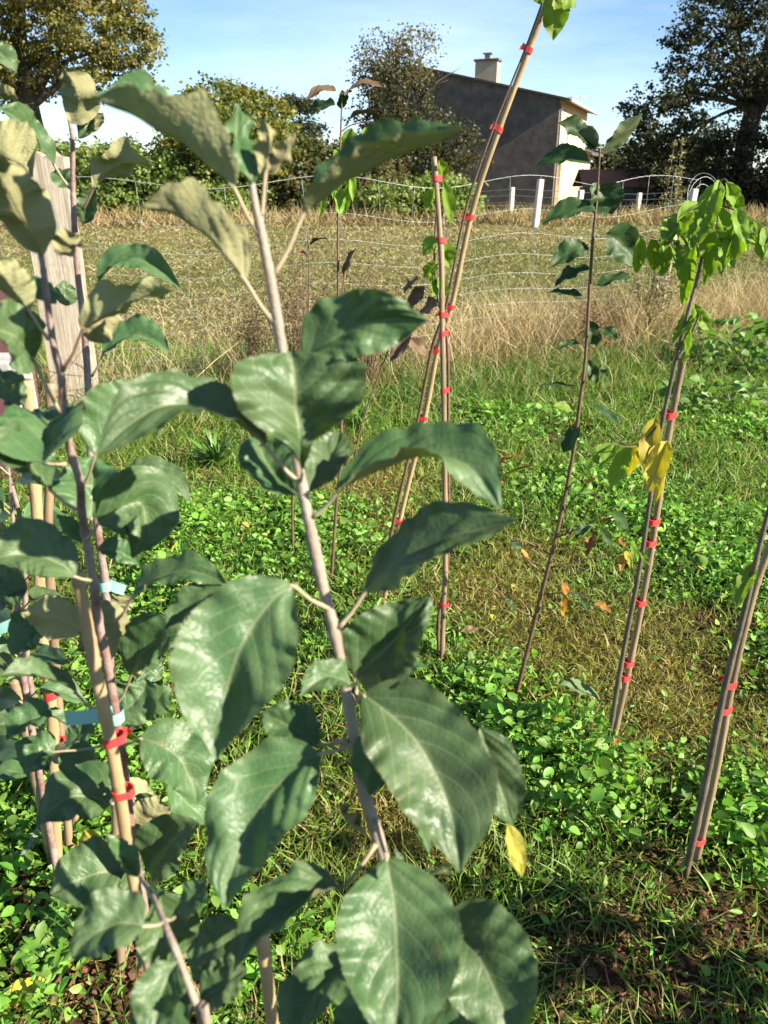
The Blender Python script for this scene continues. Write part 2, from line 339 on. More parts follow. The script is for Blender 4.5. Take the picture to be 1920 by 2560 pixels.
LUSH = [(G(u, v)[:2], r) for u, v, r in [(1350, 1880, .22), (1230, 1740, .2), (1450, 1960, .22), (1700, 1320, .42), (1500, 1250, .42), (1880, 1430, .35), (740, 1340, .45), (520, 1330, .4),
        (960, 1620, .25), (1880, 2060, .25), (80, 2160, .3), (480, 1480, .35), (120, 1900, .4), (1850, 1080, .5), (620, 2380, .15), (60, 2420, .2), (1250, 1060, .5), (2160, 1700, .35), (2250, 2150, .3), (-220, 1800, .4), (-220, 1350, .45), (2150, 1320, .45), (-300, 2300, .3)]]
MOWN = [(G(u, v)[:2], r) for u, v, r in [(1250, 1480, .26), (1420, 1620, .28), (1720, 1760, .34), (1850, 1920, .25), (980, 1330, .25), (900, 1210, .35), (1640, 1640, .3), (1000, 2050, .15), (1330, 1390, .2), (2200, 1900, .3), (-150, 1550, .25)]]
SOIL = [(G(u, v)[:2], r) for u, v, r in [(1720, 2220, .11), (1830, 2330, .15), (1560, 2330, .08), (150, 2400, .2), (330, 2480, .2), (60, 2250, .12), (1700, 2480, .12), (1380, 1090, .3), (1780, 1560, .12), (1290, 1750, .06), (1480, 2450, .15)]]
def zone(Z, x, y):
    o = np.zeros(len(x))
    for (c, r) in Z: o = np.maximum(o, np.exp(-((x - c[0]) ** 2 + (y - c[1]) ** 2) / (r * r)))
    return o
# ground sheet: fine near the camera, reaching the horizon
gx = np.concatenate([[-1500, -600, -250, -120, -70, -45], np.linspace(-32, -6, 40), np.linspace(-5.6, 5.6, 150), np.linspace(6, 32, 40), [45, 70, 120, 250, 600, 1500]])
gy = np.concatenate([[-300, -80, -30, -12, -6, -3], np.linspace(-1.5, 8, 130), np.linspace(8.3, 45, 90), [55, 75, 110, 200, 500, 1000, 2000]])
XX, YY = np.meshgrid(gx, gy, indexing='ij'); zz = ground_z(XX.ravel(), YY.ravel()); 
V = np.stack([XX.ravel(), YY.ravel(), zz], 1); i = np.arange(len(gx) * len(gy)).reshape(len(gx), len(gy))
q = np.stack([i[:-1, :-1], i[1:, :-1], i[1:, 1:], i[:-1, 1:]], -1).reshape(-1, 4)
lw = np.clip(zone(LUSH, V[:, 0], V[:, 1]), 0, 1); mw = zone(MOWN, V[:, 0], V[:, 1]); sw = zone(SOIL, V[:, 0], V[:, 1])
n1 = vnoise(V[:, 0] * 3, V[:, 1] * 3, 1); field = np.clip((V[:, 1] - 6.3 - n1 * 0.8) / 0.8, 0, 1)
c = np.array([0.045, 0.065, 0.02]) * (1 - n1[:, None] * .5) + np.array([0.06, 0.042, 0.022]) * n1[:, None] * .6
c = c * (1 - mw[:, None] * .8) + np.array([0.13, 0.11, 0.035]) * mw[:, None] * .8
c = c * (1 - sw[:, None]) + np.array([0.085, 0.048, 0.026]) * sw[:, None]
nf = vnoise(V[:, 0] * .5, V[:, 1] * .35, 4)[:, None]
fc = np.array([0.205, 0.16, 0.072]) * (1 - nf) + np.array([0.13, 0.14, 0.045]) * nf
c = c * (1 - field[:, None]) + fc * field[:, None]
gm, nt, o = newmat('ground_soil_and_turf'); a = N(nt, 'Attribute', attribute_name='Col'); tcn = N(nt, 'TexCoord')
b = N(nt, 'BsdfPrincipled', Roughness=0.95); b.inputs['Specular IOR Level'].default_value = 0.1
f1 = noise(nt, tcn.outputs['Object'], 60, 6, 0.7); f2 = noise(nt, tcn.outputs['Object'], 6, 5, 0.65)
cc = mixc(nt, ramp(nt, f1, 0.3, 0.7), (0.62, 0.62, 0.62), (1.35, 1.3, 1.25)); cc = mixc(nt, 1.0, a.outputs[0], cc, 'MULTIPLY')
cc = mixc(nt, 1.0, cc, mixc(nt, ramp(nt, f2, 0.3, 0.7), (0.75, 0.78, 0.7), (1.2, 1.15, 1.1)), 'MULTIPLY')
nt.links.new(cc, b.inputs['Base Color']); bp = N(nt, 'Bump', Strength=1.0); bp.inputs['Distance'].default_value = 0.03
nt.links.new(math_(nt, 'ADD', f1, f2), bp.inputs['Height']); nt.links.new(bp.outputs[0], b.inputs['Normal']); nt.links.new(b.outputs[0], o.inputs[0])
g = link('ground', mesh_np('ground', V, [q], gm, True, None, c)); tag(g, 'grassy ground running from the nursery rows to the field', None, None, 'structure')

# ------------------------------------------------------------------ scattering
def frames(d, n):
    d = d / (np.linalg.norm(d, axis=1)[:, None] + 1e-9); n = n - (n * d).sum(1)[:, None] * d; n = n / (np.linalg.norm(n, axis=1)[:, None] + 1e-9)
    return np.stack([d, np.cross(n, d), n], 2)       # columns: length, width, normal
def scatter(name, tv, tf, pos, Rm, sc, col, mat, parent=None, smooth=True):
    tv = np.asarray(tv, float); n = len(pos); k = len(tv); sc = np.asarray(sc, float)
    if sc.ndim == 1: sc = np.repeat(sc[:, None], 3, 1)
    V = np.einsum('nij,nkj->nki', Rm, tv[None] * sc[:, None]) + pos[:, None]
    off = (np.arange(n) * k)[:, None, None]
    Fs = [(np.asarray(f)[None] + off).reshape(-1, np.asarray(f).shape[1]) for f in tf]
    return link(name, mesh_np(name, V.reshape(-1, 3), Fs, mat, smooth, None, np.repeat(col, k, 0)), parent)
BLADE = ([[0, -.5, 0], [0, .5, 0], [.55, -.42, .10], [.55, .42, .10], [1, 0, -.06]], [[[0, 1, 3, 2]], [[2, 3, 4]]])
OVAL = ([[0, 0, 0], [.16, -.30, .05], [.16, .30, .05], [.42, -.48, .10], [.42, 0, 0], [.42, .48, .10], [.74, -.38, .07], [.74, .38, .07], [1, 0, -.08]], [[[0, 4, 1], [0, 2, 4], [1, 4, 3], [2, 5, 4], [3, 4, 6], [4, 5, 7], [4, 8, 6], [4, 7, 8]]])
DIAMOND = ([[0, 0, 0], [.5, -.5, .08], [.5, .5, .08], [1, 0, 0]], [[[0, 2, 1], [1, 2, 3]]])
FOL = foliage('grass_and_weed_leaves', 0.33, 0.5, 0.4, 1.7)
DRY = foliage('dry_grass_blades', 0.25, 0.7, 0.2, 1.2)
def rand_dir(n, zlo, zhi):
    a = RNG.random(n) * 6.283; z = zlo + (zhi - zlo) * RNG.random(n); r = np.sqrt(np.maximum(0, 1 - z * z))
    return np.stack([np.cos(a) * r, np.sin(a) * r, z], 1)
def in_view(n, y0, y1, powr=1.0, margin=1.0):
    y = y0 + (y1 - y0) * RNG.random(n) ** powr
    x = (RNG.random(n) * 2 - 1) * (y * 0.60 + margin)
    return x, y
def jitter(base, n, a=0.25): return np.asarray(base) * (1 + a * (RNG.random((n, 1)) * 2 - 1)) * (1 + 0.12 * (RNG.random((n, 3)) * 2 - 1))
def thin(x, y, keep):
    m = RNG.random(len(x)) < keep; return x[m], y[m]
def fence_y(x): return 5.0 + (x + 2.3) * (7.2 - 5.0) / 5.2

# short green grass between the rows
x, y = in_view(300000, 0.1, 6.8, 1.15); l = zone(LUSH, x, y); s_ = zone(SOIL, x, y); nn = vnoise(x * 2.2, y * 2.2, 9)
keep = np.clip(0.35 + nn * .75, 0, 1) * (1 - .88 * s_) * (1 - .4 * l); x, y = thin(x, y, keep); n = len(x)
m = zone(MOWN, x, y)[:, None]; hgt = (0.035 + 0.085 * RNG.random(n) ** 1.6) * (1 - .45 * m[:, 0]) * (1 + .7 * np.clip((y - 3.0) / 2, 0, 1.3))
colr = jitter((0.135, 0.235, 0.034), n, .45) * (1 - m) + jitter((0.27, 0.235, 0.060), n, .35) * m
dryp = (RNG.random(n) < 0.10 + 0.12 * vnoise(x * 1.3, y * 1.3, 2))[:, None]; colr = np.where(dryp, jitter((0.30, 0.235, 0.10), n), colr)
d = rand_dir(n, 0.25, 0.98); nr = rand_dir(n, 0.0, 1.0)
g1 = scatter('grass', *BLADE, np.stack([x, y, ground_z(x, y) - .004], 1), frames(d, nr), np.stack([hgt, 0.0022 + .0018 * RNG.random(n) + .0006 * y, hgt], 1), colr, FOL)
tag(g1, 'short green grass with straw-coloured mown patches between the saplings', 'grass', None, 'stuff')
# broad-leaved weeds (clover, plantain, speedwell) in lush patches
x, y = in_view(380000, 0.1, 5.6, 1.1); l = zone(LUSH, x, y); s_ = zone(SOIL, x, y); mm = zone(MOWN, x, y)
keep = np.clip(0.13 * vnoise(x * 3, y * 3, 6) + 0.95 * l ** 1.3, 0, 1) * (1 - .75 * s_) * (1 - .85 * mm * (1 - l)); x, y = thin(x, y, keep); n = len(x)
l = zone(LUSH, x, y); d = rand_dir(n, -.25, .75); nr = rand_dir(n, .35, 1.0)
size = (0.007 + 0.027 * RNG.random(n) ** 2.2) * (.75 + .5 * l) * (1 + .08 * y)
zz = ground_z(x, y) + (0.004 + (0.02 + .12 * l * vnoise(x * 5, y * 5, 12)) * RNG.random(n))
colr = jitter((0.145, 0.29, 0.042), n, .45) * (0.85 + .4 * RNG.random((n, 1)))
colr = np.where((RNG.random(n) < .012)[:, None], jitter((0.34, 0.30, 0.04), n), colr)
g2 = scatter('weeds', *OVAL, np.stack([x, y, zz], 1), frames(d, nr), np.stack([size, size * (.3 + .55 * RNG.random(n)), size], 1), colr, FOL)
tag(g2, 'low bright green broad-leaved weeds and clover carpeting the ground', 'weeds', None, 'stuff')
x, y = in_view(260000, 0.7, 4.2, 1.1); mm = zone(MOWN, x, y); x, y = thin(x, y, np.clip(mm * 1.3 - .25, 0, 1) * (.35 + .65 * vnoise(x * 6, y * 6, 51))); n = len(x)
hgt = .014 + .035 * RNG.random(n) ** 1.5; tuft = vnoise(x * 8, y * 8, 52)[:, None]
colr = jitter((0.25, 0.225, 0.056), n, .45) * (1 - .6 * tuft) + jitter((0.16, 0.205, 0.04), n, .4) * .6 * tuft
g9 = scatter('mown_grass', *BLADE, np.stack([x, y, ground_z(x, y) + .02 * tuft[:, 0]], 1), frames(rand_dir(n, .1, .98), rand_dir(n, 0, 1)), np.stack([hgt, .0018 + .0012 * RNG.random(n), hgt], 1), colr, FOL)
tag(g9, 'yellowed cropped moss-like grass on the mown strip between saplings', 'grass', None, 'stuff')
# dry litter and soil crumbs near the camera
x, y = in_view(26000, 0.1, 3.2, 1.1); s_ = zone(SOIL, x, y); x, y = thin(x, y, np.clip(.12 + s_ * .6, 0, 1)); n = len(x); d = rand_dir(n, -.05, .22)
ln = .015 + .05 * RNG.random(n) ** 2
g3 = scatter('straw_litter', *BLADE, np.stack([x, y, ground_z(x, y) + .005], 1), frames(d, rand_dir(n, .5, 1)), np.stack([ln, .002 + .003 * RNG.random(n), ln], 1), jitter((0.22, 0.135, 0.06), n, .5), DRY)
tag(g3, 'dry straw and leaf scraps littering the bare soil', 'litter', None, 'stuff')
ico = np.array([[0, 0, 1], [.9, 0, .3], [.25, .85, .35], [-.75, .5, .3], [-.7, -.55, .35], [.3, -.85, .3], [0, 0, -.7]]); icf = [[0, 1, 2], [0, 2, 3], [0, 3, 4], [0, 4, 5], [0, 5, 1], [6, 2, 1], [6, 3, 2], [6, 4, 3], [6, 5, 4], [6, 1, 5]]
x, y = in_view(90000, 0.1, 2.4, 1.1); s_ = zone(SOIL, x, y); x, y = thin(x, y, np.clip(s_ * 1.1 - .12, 0, 1)); n = len(x); sz = .0022 + .009 * RNG.random(n) ** 4
SOILM = foliage('soil_crumbs', 0.0, 0.95, 0.1)
g4 = scatter('soil_crumbs', ico, [icf], np.stack([x, y, ground_z(x, y) + sz * .3], 1), frames(rand_dir(n, -.4, .4), rand_dir(n, .5, 1)), np.stack([sz * (.7 + .8 * RNG.random(n)), sz * (.6 + .7 * RNG.random(n)), sz * (.5 + .4 * RNG.random(n))], 1), jitter((0.115, 0.065, 0.034), n, .35), SOILM, None, False)
tag(g4, 'brown crumbs of bare soil around the sapling stakes', 'soil', None, 'stuff')
# long green grass under the fence and before it
x = RNG.random(26000) * 9.5 - 4.2; y = fence_y(x) - .35 + RNG.normal(0, .42, len(x)) - .25 * (x > .3); x, y = thin(x, y, np.clip(.25 + .9 * vnoise(x * 1.4, y * 1.4, 21), 0, 1)); n = len(x)
hgt = .10 + .24 * RNG.random(n) ** 1.5; d = rand_dir(n, .45, .98)
colr = np.where((RNG.random(n) < .3)[:, None], jitter((0.30, 0.245, 0.11), n), jitter((0.085, 0.165, 0.035), n, .35))
g5 = scatter('long_grass', *BLADE, np.stack([x, y, ground_z(x, y)], 1), frames(d, rand_dir(n, -.2, .8)), np.stack([hgt, .004 + .003 * RNG.random(n), hgt], 1), colr, FOL)
tag(g5, 'long green grass growing along the foot of the wire fence', 'grass', None, 'stuff')
# tall dry grass standing in the fence line, thickest on the right
x = RNG.random(30000) * 9.6 - 4; y = fence_y(x) + RNG.normal(.12, .33, len(x)); x, y = thin(x, y, np.clip(.06 + .10 * vnoise(x * 2, y * 2, 31) + .75 * np.clip((x + .5) / 1.6, 0, 1) * (.35 + vnoise(x * 1.7, y * 1.7, 32)), 0, 1)); n = len(x)
hgt = .2 + .62 * RNG.random(n) ** 1.5; d = rand_dir(n, .55, .99)
g6 = scatter('tall_dry_grass', *BLADE, np.stack([x, y, ground_z(x, y)], 1), frames(d, rand_dir(n, -.2, .8)), np.stack([hgt, .0032 + .0026 * RNG.random(n), hgt * 1.2], 1), jitter((0.42, 0.335, 0.185), n, .35), DRY)
tag(g6, 'tall straw-coloured dry grass standing in the wire fence line', 'dry grass', None, 'stuff')
# mown dry pasture
x, y = in_view(260000, 5.6, 36, 1.9, .6); n0 = vnoise(x * .8, y * .8, 41); x, y = thin(x, y, np.where(y > fence_y(x) - .2, .35 + .65 * n0, 0)); n = len(x)
cl = vnoise(x * .5, y * .35, 4); ln = (.035 + .055 * RNG.random(n)) * (1 + y * .02); d = rand_dir(n, .02, .75)
gr = (RNG.random(n) < .22 + .9 * np.clip(cl - .3, 0, 1) * (y < 20))[:, None]
colr = np.where(gr, jitter((0.15, 0.185, 0.055), n, .3), jitter((0.30, 0.265, 0.135), n, .45))
g7 = scatter('mown_pasture', *BLADE, np.stack([x, y, ground_z(x, y)], 1), frames(d, rand_dir(n, .1, 1)), np.stack([ln, .0028 + .0008 * y, ln], 1), colr, DRY)
tag(g7, 'dry mown pasture grass behind the wire fence', 'pasture', None, 'stuff')
x = RNG.random(9000) * 34 - 16; y = 25.5 + RNG.random(9000) * 4 + .1 * x; n = 9000; hgt = .25 + .55 * RNG.random(n)
g8 = scatter('rough_grass', *BLADE, np.stack([x, y, ground_z(x, y)], 1), frames(rand_dir(n, .5, .99), rand_dir(n, -.2, .8)), np.stack([hgt, .02 + .02 * RNG.random(n), hgt], 1), jitter((0.30, 0.235, 0.115), n, .35), DRY)
tag(g8, 'rough dry grass at the far edge of the pasture below the hedge', 'dry grass', None, 'stuff')

# ------------------------------------------------------------------ trees, shrubs
TREEF = foliage('tree_leaves', 0.38, 0.5, 0.4, 1.8)
BARK = plain('tree_bark', (0.085, 0.065, 0.05), (0.05, 0.04, 0.032), 3, 0.9, 0.8, 12, (4, 4, 1))
def crown(parent, lobes, n, size, cols, clump=0.55, per=40, shell=0.55, up=0.2, name='crown', dark=None):
    """lobes: (x,y,z,rx,ry,rz); leaves sit in clumps around points in the outer part of every lobe"""
    lob = np.array(lobes, float); vol = lob[:, 3] * lob[:, 4] * lob[:, 5]; pr = vol ** .67; pr /= pr.sum()
    nc = max(1, n // per); k = RNG.choice(len(lob), nc, p=pr); dd = rand_dir(nc, -1, 1); rr = shell + (1 - shell) * RNG.random(nc) ** .6
    rr *= (0.86 + .22 * RNG.random(nc))
    cc = lob[k, :3] + dd * rr[:, None] * lob[k, 3:]
    crad = clump * (0.5 + RNG.random(nc))
    j = np.repeat(np.arange(nc), per); m = len(j)
    pos = cc[j] + RNG.normal(0, 1, (m, 3)) * crad[j][:, None] * np.array([.55, .55, .38])
    pos[:, 2] = np.maximum(pos[:, 2], 0.05)
    nr = rand_dir(m, -1, 1) + dd[j] * .7 + np.array([0, 0, up]); d = rand_dir(m, -1, .6)
    cols = np.asarray(cols); ci = RNG.integers(0, len(cols), nc); mixn = RNG.random(m) < .3
    base = np.where(mixn[:, None], cols[RNG.integers(0, len(cols), m)], cols[ci][j]) * (.72 + .56 * RNG.random((m, 1))) * (.85 + .3 * RNG.random(nc))[j][:, None]
    sz = size * (.65 + .7 * RNG.random(m))
    o = scatter(name, *DIAMOND, pos, frames(d, nr), np.stack([sz, sz * .72, sz], 1), base, TREEF, parent, False)
    o['kind'] = 'stuff'; return o
def limbs(parent, root, targets, r0, mat=BARK):
    for t in targets:
        t = np.asarray(t, float); root = np.asarray(root, float); mid = root + (t - root) * .5 + np.array([RNG.normal(0, .2), RNG.normal(0, .2), .12 * np.linalg.norm(t - root)])
        tube('limb', [root, mid, t], [r0, r0 * .6, r0 * .12], mat, parent, 7, 5)
OAKC = [(0.19, 0.18, 0.05), (0.16, 0.16, 0.045), (0.22, 0.185, 0.055), (0.125, 0.14, 0.04)]
HEDGE = [(0.15, 0.23, 0.055), (0.18, 0.25, 0.06), (0.13, 0.20, 0.05), (0.22, 0.24, 0.06), (0.16, 0.20, 0.055)]
IVY = [(0.16, 0.165, 0.028), (0.12, 0.15, 0.03), (0.085, 0.125, 0.028), (0.2, 0.18, 0.03)]
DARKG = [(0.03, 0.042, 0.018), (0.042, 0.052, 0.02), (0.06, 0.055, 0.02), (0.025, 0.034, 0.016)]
# oak on the left
Yo = 42.; tb = PY(85, 300, Yo); bx = tb[0]
oak = thing('oak_tree', 'large bronze-green oak tree rising behind the hedge', 'tree', (bx, Yo, 0))
tube('trunk', [(bx, Yo, -.1), (bx + .05, Yo, 2.5), (bx - .1, Yo, 5), (bx, Yo + .2, 9)], [.62, .46, .42, .2], BARK, oak, 10, 6)
def lob(u, v, Y, rx, rz, ry=None): p = PY(u, v, Y); return (p[0], p[1], p[2], rx, ry or rx, rz)
ol = [lob(40, 60, Yo, 3.2, 2.2), lob(230, 40, Yo - 1, 2.7, 2.0), lob(310, 110, Yo, 1.9, 1.3), lob(200, 150, Yo, 2.3, 1.2), lob(60, 170, Yo + .5, 2.6, 1.3), lob(-60, 120, Yo, 3.2, 2.6), lob(290, 200, Yo - .5, 1.7, .9),
      lob(355, 222, Yo, 1.0, .55), lob(150, -90, Yo, 4, 2.4), lob(-80, -60, Yo, 4, 3), lob(-10, 235, Yo, 2.0, .8), lob(360, 120, Yo, 1.0, .9), lob(300, -10, Yo, 1.6, 1.4), lob(250, 235, Yo, 1.2, .5)]
crown(oak, ol, 46000, .175, OAKC, .36, 46, .45)
limbs(oak, (bx, Yo, 4.6), [PY(240, 130, Yo), PY(30, 90, Yo), PY(-40, 190, Yo), PY(320, 190, Yo), PY(140, 0, Yo), PY(200, 60, Yo), PY(20, 215, Yo)], .2)
# hedge shrubs along the far side of the field
def shrub(name, label, u0, u1, vtop, Y, n, cols, size=.15, group=None, depth=1.1, seedl=5, clump=.3, cat='shrub', stems=True):
    base = PY((u0 + u1) / 2, 540, Y); t = thing(name, label, cat, (base[0], Y, 0), group)
    top = PY((u0 + u1) / 2, vtop, Y)[2]; x0 = PY(u0, 450, Y)[0]; x1 = PY(u1, 450, Y)[0]; wd = x1 - x0; L_ = []
    k = max(2, int(wd / 1.6))
    for i in range(k):
        cx = x0 + wd * (i + .5) / k; hh = top * (.82 + .22 * random.random())
        L_.append((cx, Y + random.uniform(-.3, .3), hh * .45, wd / k * .85, depth, hh * .55))
        L_.append((cx + random.uniform(-.4, .4), Y - .2, hh * .22, wd / k * .8, depth, hh * .3))
    crown(t, L_, int(n * 2.2), size, cols, clump, 34, .55, .3)
    for i in range(k if stems else 0):
        cx = x0 + wd * (i + .5) / k
        tube('stem', [(cx, Y, -.05), (cx + .1, Y, top * .4), (cx + random.uniform(-.3, .3), Y, top * .8)], [.09, .06, .015], BARK, t, 6, 4)
    return t
shrub('bramble_hedge', 'dense green bramble hedge behind the sleeper fence post', -60, 250, 305, 30, 11000, HEDGE)
shrub('bramble_hedge', 'low green hedge below the rounded ivy bush', 235, 560, 318, 29.4, 15000, HEDGE)
shrub('bramble_hedge', 'reddish green hedge beside the dark tree at the house', 690, 960, 322, 30.5, 13000, [(0.085, 0.1, 0.03), (0.11, 0.12, 0.035), (0.13, 0.085, 0.04), (0.06, 0.085, 0.026)])
shrub('bramble_hedge', 'low dark green hedge running in front of the stone gable', 930, 1160, 440, 28.5, 9000, HEDGE)
iv = shrub('ivy_bush', 'tall rounded bush overgrown with yellow-green ivy', 425, 735, 290, 30.6, 9000, HEDGE)
crown(iv, [lob(560, 300, 30.4, 1.5, 1.25), lob(500, 330, 30.2, 1.1, 1.2), lob(650, 320, 30.4, 1.25, 1.2), lob(580, 350, 30, 2.0, 1.3), lob(570, 270, 30.4, 1.6, .75), lob(480, 380, 30, 1.2, 1.0), lob(680, 380, 30, 1.2, 1.0)], 24000, .14, IVY, .26, 34, .7, .3, 'ivy_leaves')
for (u, v) in [(575, 180), (510, 205), (600, 195), (690, 245)]:
    a = PY(u, v + 90, 30.4); tube('twig', [a, (a + PY(u, v, 30.4)) / 2 + [.08, 0, 0], PY(u, v, 30.4)], [.03, .02, .006], BARK, iv, 5, 4)
ft = thing('distant_tree', 'small thin-crowned tree far behind the hedge', 'tree', (PY(748, 400, 75)[0], 75, 0))
a = PY(748, 300, 75); tube('trunk', [(a[0], 75, -.2), (a[0], 75, 4), (a[0] + .1, 75, a[2] + 1)], [.3, .2, .06], BARK, ft, 7, 5)
crown(ft, [lob(750, 268, 75, 1.7, .8), lob(725, 250, 75, 1.0, .5), lob(775, 262, 75, .9, .5), lob(760, 320, 75, 1.8, .8)], 4200, .22, DARKG, .4, 20, .3)
shrub('far_hedge', 'hazy far hedge closing the gap behind the ivy bush', 690, 900, 345, 70, 6000, [(0.09, 0.10, 0.035), (0.12, 0.11, 0.04)], .25, clump=.6)
shrub('far_hedge', 'far hedge showing under the oak crown', -200, 420, 345, 60, 9000, [(0.09, 0.10, 0.035), (0.11, 0.12, 0.04)], .25, clump=.6)
# dark tree beside the house
Yt = 34.; hx = PY(1010, 300, Yt)[0]
ht = thing('ivy_clad_tree', 'dark tree with thin twiggy top leaning against the stone gable', 'tree', (hx, Yt, 0))
tube('trunk', [(hx, Yt, -.1), (hx - .1, Yt, 2.5), (hx - .3, Yt, 6)], [.28, .2, .08], BARK, ht, 8, 5)
crown(ht, [lob(990, 260, Yt, 1.6, 1.4), lob(1070, 330, Yt, 1.2, 1.2), lob(960, 330, Yt, 1.5, 1.7), lob(1080, 400, Yt, 1.5, 1.1), lob(1000, 400, Yt, 2, 1.2), lob(1150, 370, Yt, 1.0, 1.0)], 15000, .12, [(0.03, 0.042, 0.016), (0.045, 0.05, 0.02), (0.055, 0.06, 0.02), (0.085, 0.07, 0.025)], .3, 30, .5)
crown(ht, [lob(960, 130, Yt, 1.2, .8), lob(1040, 110, Yt, 1.0, .6), lob(930, 180, Yt, .9, .9), lob(1050, 170, Yt, .8, .5), lob(985, 180, Yt, 1.4, .7)], 3600, .11, [(0.14, 0.12, 0.05), (0.10, 0.10, 0.04), (0.18, 0.15, 0.07)], .3, 14, .3, .2, 'sparse_top_leaves')
limbs(ht, (hx - .2, Yt, 3.2), [PY(u, v, Yt) for u, v in [(945, 70), (985, 85), (1030, 70), (1070, 110), (900, 150), (1120, 200), (925, 110), (1150, 170)]], .07)
# dark trees on the right
Yr = 38.; rx = PY(1880, 300, Yr)[0]
rt = thing('dark_tree', 'big dark spreading tree with thick trunk right of the house', 'tree', (rx, Yr, 0))
tube('trunk', [(rx, Yr, -.1), (rx - .1, Yr, 3), (rx + .15, Yr, 5.5), (rx + .4, Yr, 9)], [.5, .4, .34, .15], BARK, rt, 10, 6)
tube('limb', [(rx - .05, Yr, 3.6), (rx + .8, Yr, 5.5), (rx + 1.6, Yr, 9)], [.26, .2, .08], BARK, rt, 8, 6)
crown(rt, [lob(1800, 60, Yr, 1.95, 1.34), lob(1740, 200, Yr, 2.32, 1.22), lob(1640, 250, Yr, 1.59, 0.73), lob(1850, 190, Yr, 2.20, 1.46), lob(1680, 320, Yr, 2.07, 0.98), lob(1790, 340, Yr, 2.44, 1.22), lob(1950, 100, Yr, 2.93, 2.68), lob(2060, 250, Yr, 3.66, 3.05),
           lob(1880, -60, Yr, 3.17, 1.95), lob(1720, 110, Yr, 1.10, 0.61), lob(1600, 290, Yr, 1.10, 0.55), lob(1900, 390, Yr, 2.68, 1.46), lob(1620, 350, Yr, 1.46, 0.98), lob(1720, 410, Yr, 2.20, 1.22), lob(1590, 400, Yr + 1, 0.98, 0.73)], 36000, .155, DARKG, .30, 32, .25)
limbs(rt, (rx, Yr, 4.2), [PY(u, v, Yr) for u, v in [(1700, 130), (1640, 260), (1760, 40), (1600, 300), (1680, 220), (1720, 330), (1820, -40), (1980, 40)]], .13)
def round_tree(name, label, x, y, h, r, n, cols, size=.2):
    t = thing(name, label, 'tree', (x, y, 0)); tube('trunk', [(x, y, -.1), (x + .1, y, h * .3), (x, y, h * .75)], [.45, .33, .1], BARK, t, 8, 5)
    crown(t, [(x, y, h * .62, r, r, h * .36), (x - r * .5, y, h * .45, r * .7, r * .7, h * .22), (x + r * .5, y + .5, h * .5, r * .7, r * .7, h * .22), (x, y, h * .3, r * .9, r * .9, h * .2)], n, size, cols, .6, 40, .4); return t
round_tree('unseen_shade_tree', 'unseen round tree added to shade the dark spreading tree', rx + 9.5, Yr - 5.6, 12, 4.6, 14000, DARKG, .3)  # out of view; added so its shadow darkens the spreading tree
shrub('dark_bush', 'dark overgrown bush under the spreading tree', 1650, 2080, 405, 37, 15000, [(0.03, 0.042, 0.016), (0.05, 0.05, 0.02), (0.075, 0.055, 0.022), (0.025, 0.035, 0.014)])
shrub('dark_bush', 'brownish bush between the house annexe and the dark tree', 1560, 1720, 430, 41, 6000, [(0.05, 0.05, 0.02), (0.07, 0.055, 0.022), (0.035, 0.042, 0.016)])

# ------------------------------------------------------------------ the house
CW = plain('cream_render', (0.62, 0.47, 0.30), (0.56, 0.41, 0.25), 1.2, 0.9, 0.3, 30)
STONE = plain('dark_grey_rendered_stone', (0.165, 0.14, 0.112), (0.095, 0.082, 0.068), 2.2, 0.95, 0.9, 5)
ROOF = plain('brown_grey_roof_tiles', (0.07, 0.058, 0.05), (0.10, 0.08, 0.066), 3, 0.85, 0.6, 14)
WHITE = plain('white_paint', (0.78, 0.76, 0.70), (0.70, 0.68, 0.62), 4, 0.6)
GREYM = plain('grey_zinc', (0.30, 0.30, 0.30), (0.22, 0.22, 0.22), 4, 0.5)
CHIM = plain('chimney_render', (0.44, 0.37, 0.27), (0.34, 0.28, 0.2), 2.5, 0.9, 0.4, 20)
GLASS = plain('dark_window_glass', (0.03, 0.035, 0.04), (0.05, 0.055, 0.06), 2, 0.12, spec=0.8)
CORN = PY(1380, 500, 45.); AH = math.atan2(.56, -.83)    # local x runs along the gable, away to the left
hs = thing('stone_house', 'two-storey house with dark stone gable, cream front and chimney', 'house', (CORN[0], 45., 0))
def hp(name, V, Fq, mat, parent, bev=0):
    V = np.asarray(V, float); e1 = np.array([-.93, .368, 0]); e2 = np.array([.368, .93, 0])
    W_ = np.array([CORN[0], 45., 0]) + V[:, :1] * e1 + V[:, 1:2] * e2 + V[:, 2:] * np.array([0, 0, 1.])
    o = link(name, mesh_np(name, W_, [np.asarray(Fq)], mat, False), parent)
    if bev: bevel(o, bev)
    return o
def hbox(name, x0, x1, y0, y1, z0, z1, mat, parent, bev=0): return hp(name, *box_np(x0, x1, y0, y1, z0, z1), mat, parent, bev)
EZ, RZ, GW, FW = 5.15, 6.95, 8.2, 10.0
def prism(poly, y0, y1):
    n = len(poly); V = [(x, y0, z) for x, z in poly] + [(x, y1, z) for x, z in poly]; return np.array(V, float), n
# gable wall: a pentagon with thickness
GE = GW + 2.2; poly = [(0, -.2), (GE, -.2), (GE, RZ - .5), (GW, RZ), (0, EZ)]
V, n = prism(poly, 0, .12); me_f = [[0, 1, 2, 3, 4], [9, 8, 7, 6, 5]]
gw = bpy.data.meshes.new('gable_wall')
e1 = np.array([-.93, .368, 0]); e2 = np.array([.368, .93, 0])
Wv = np.array([CORN[0], 45., 0]) + V[:, :1] * e1 + V[:, 1:2] * e2 + V[:, 2:] * np.array([0, 0, 1.])
gw.from_pydata(Wv.tolist(), [], me_f + [[i, i + 5, (i + 1) % 5 + 5, (i + 1) % 5] for i in range(5)]); gw.materials.append(STONE); link('gable_wall', gw, hs)
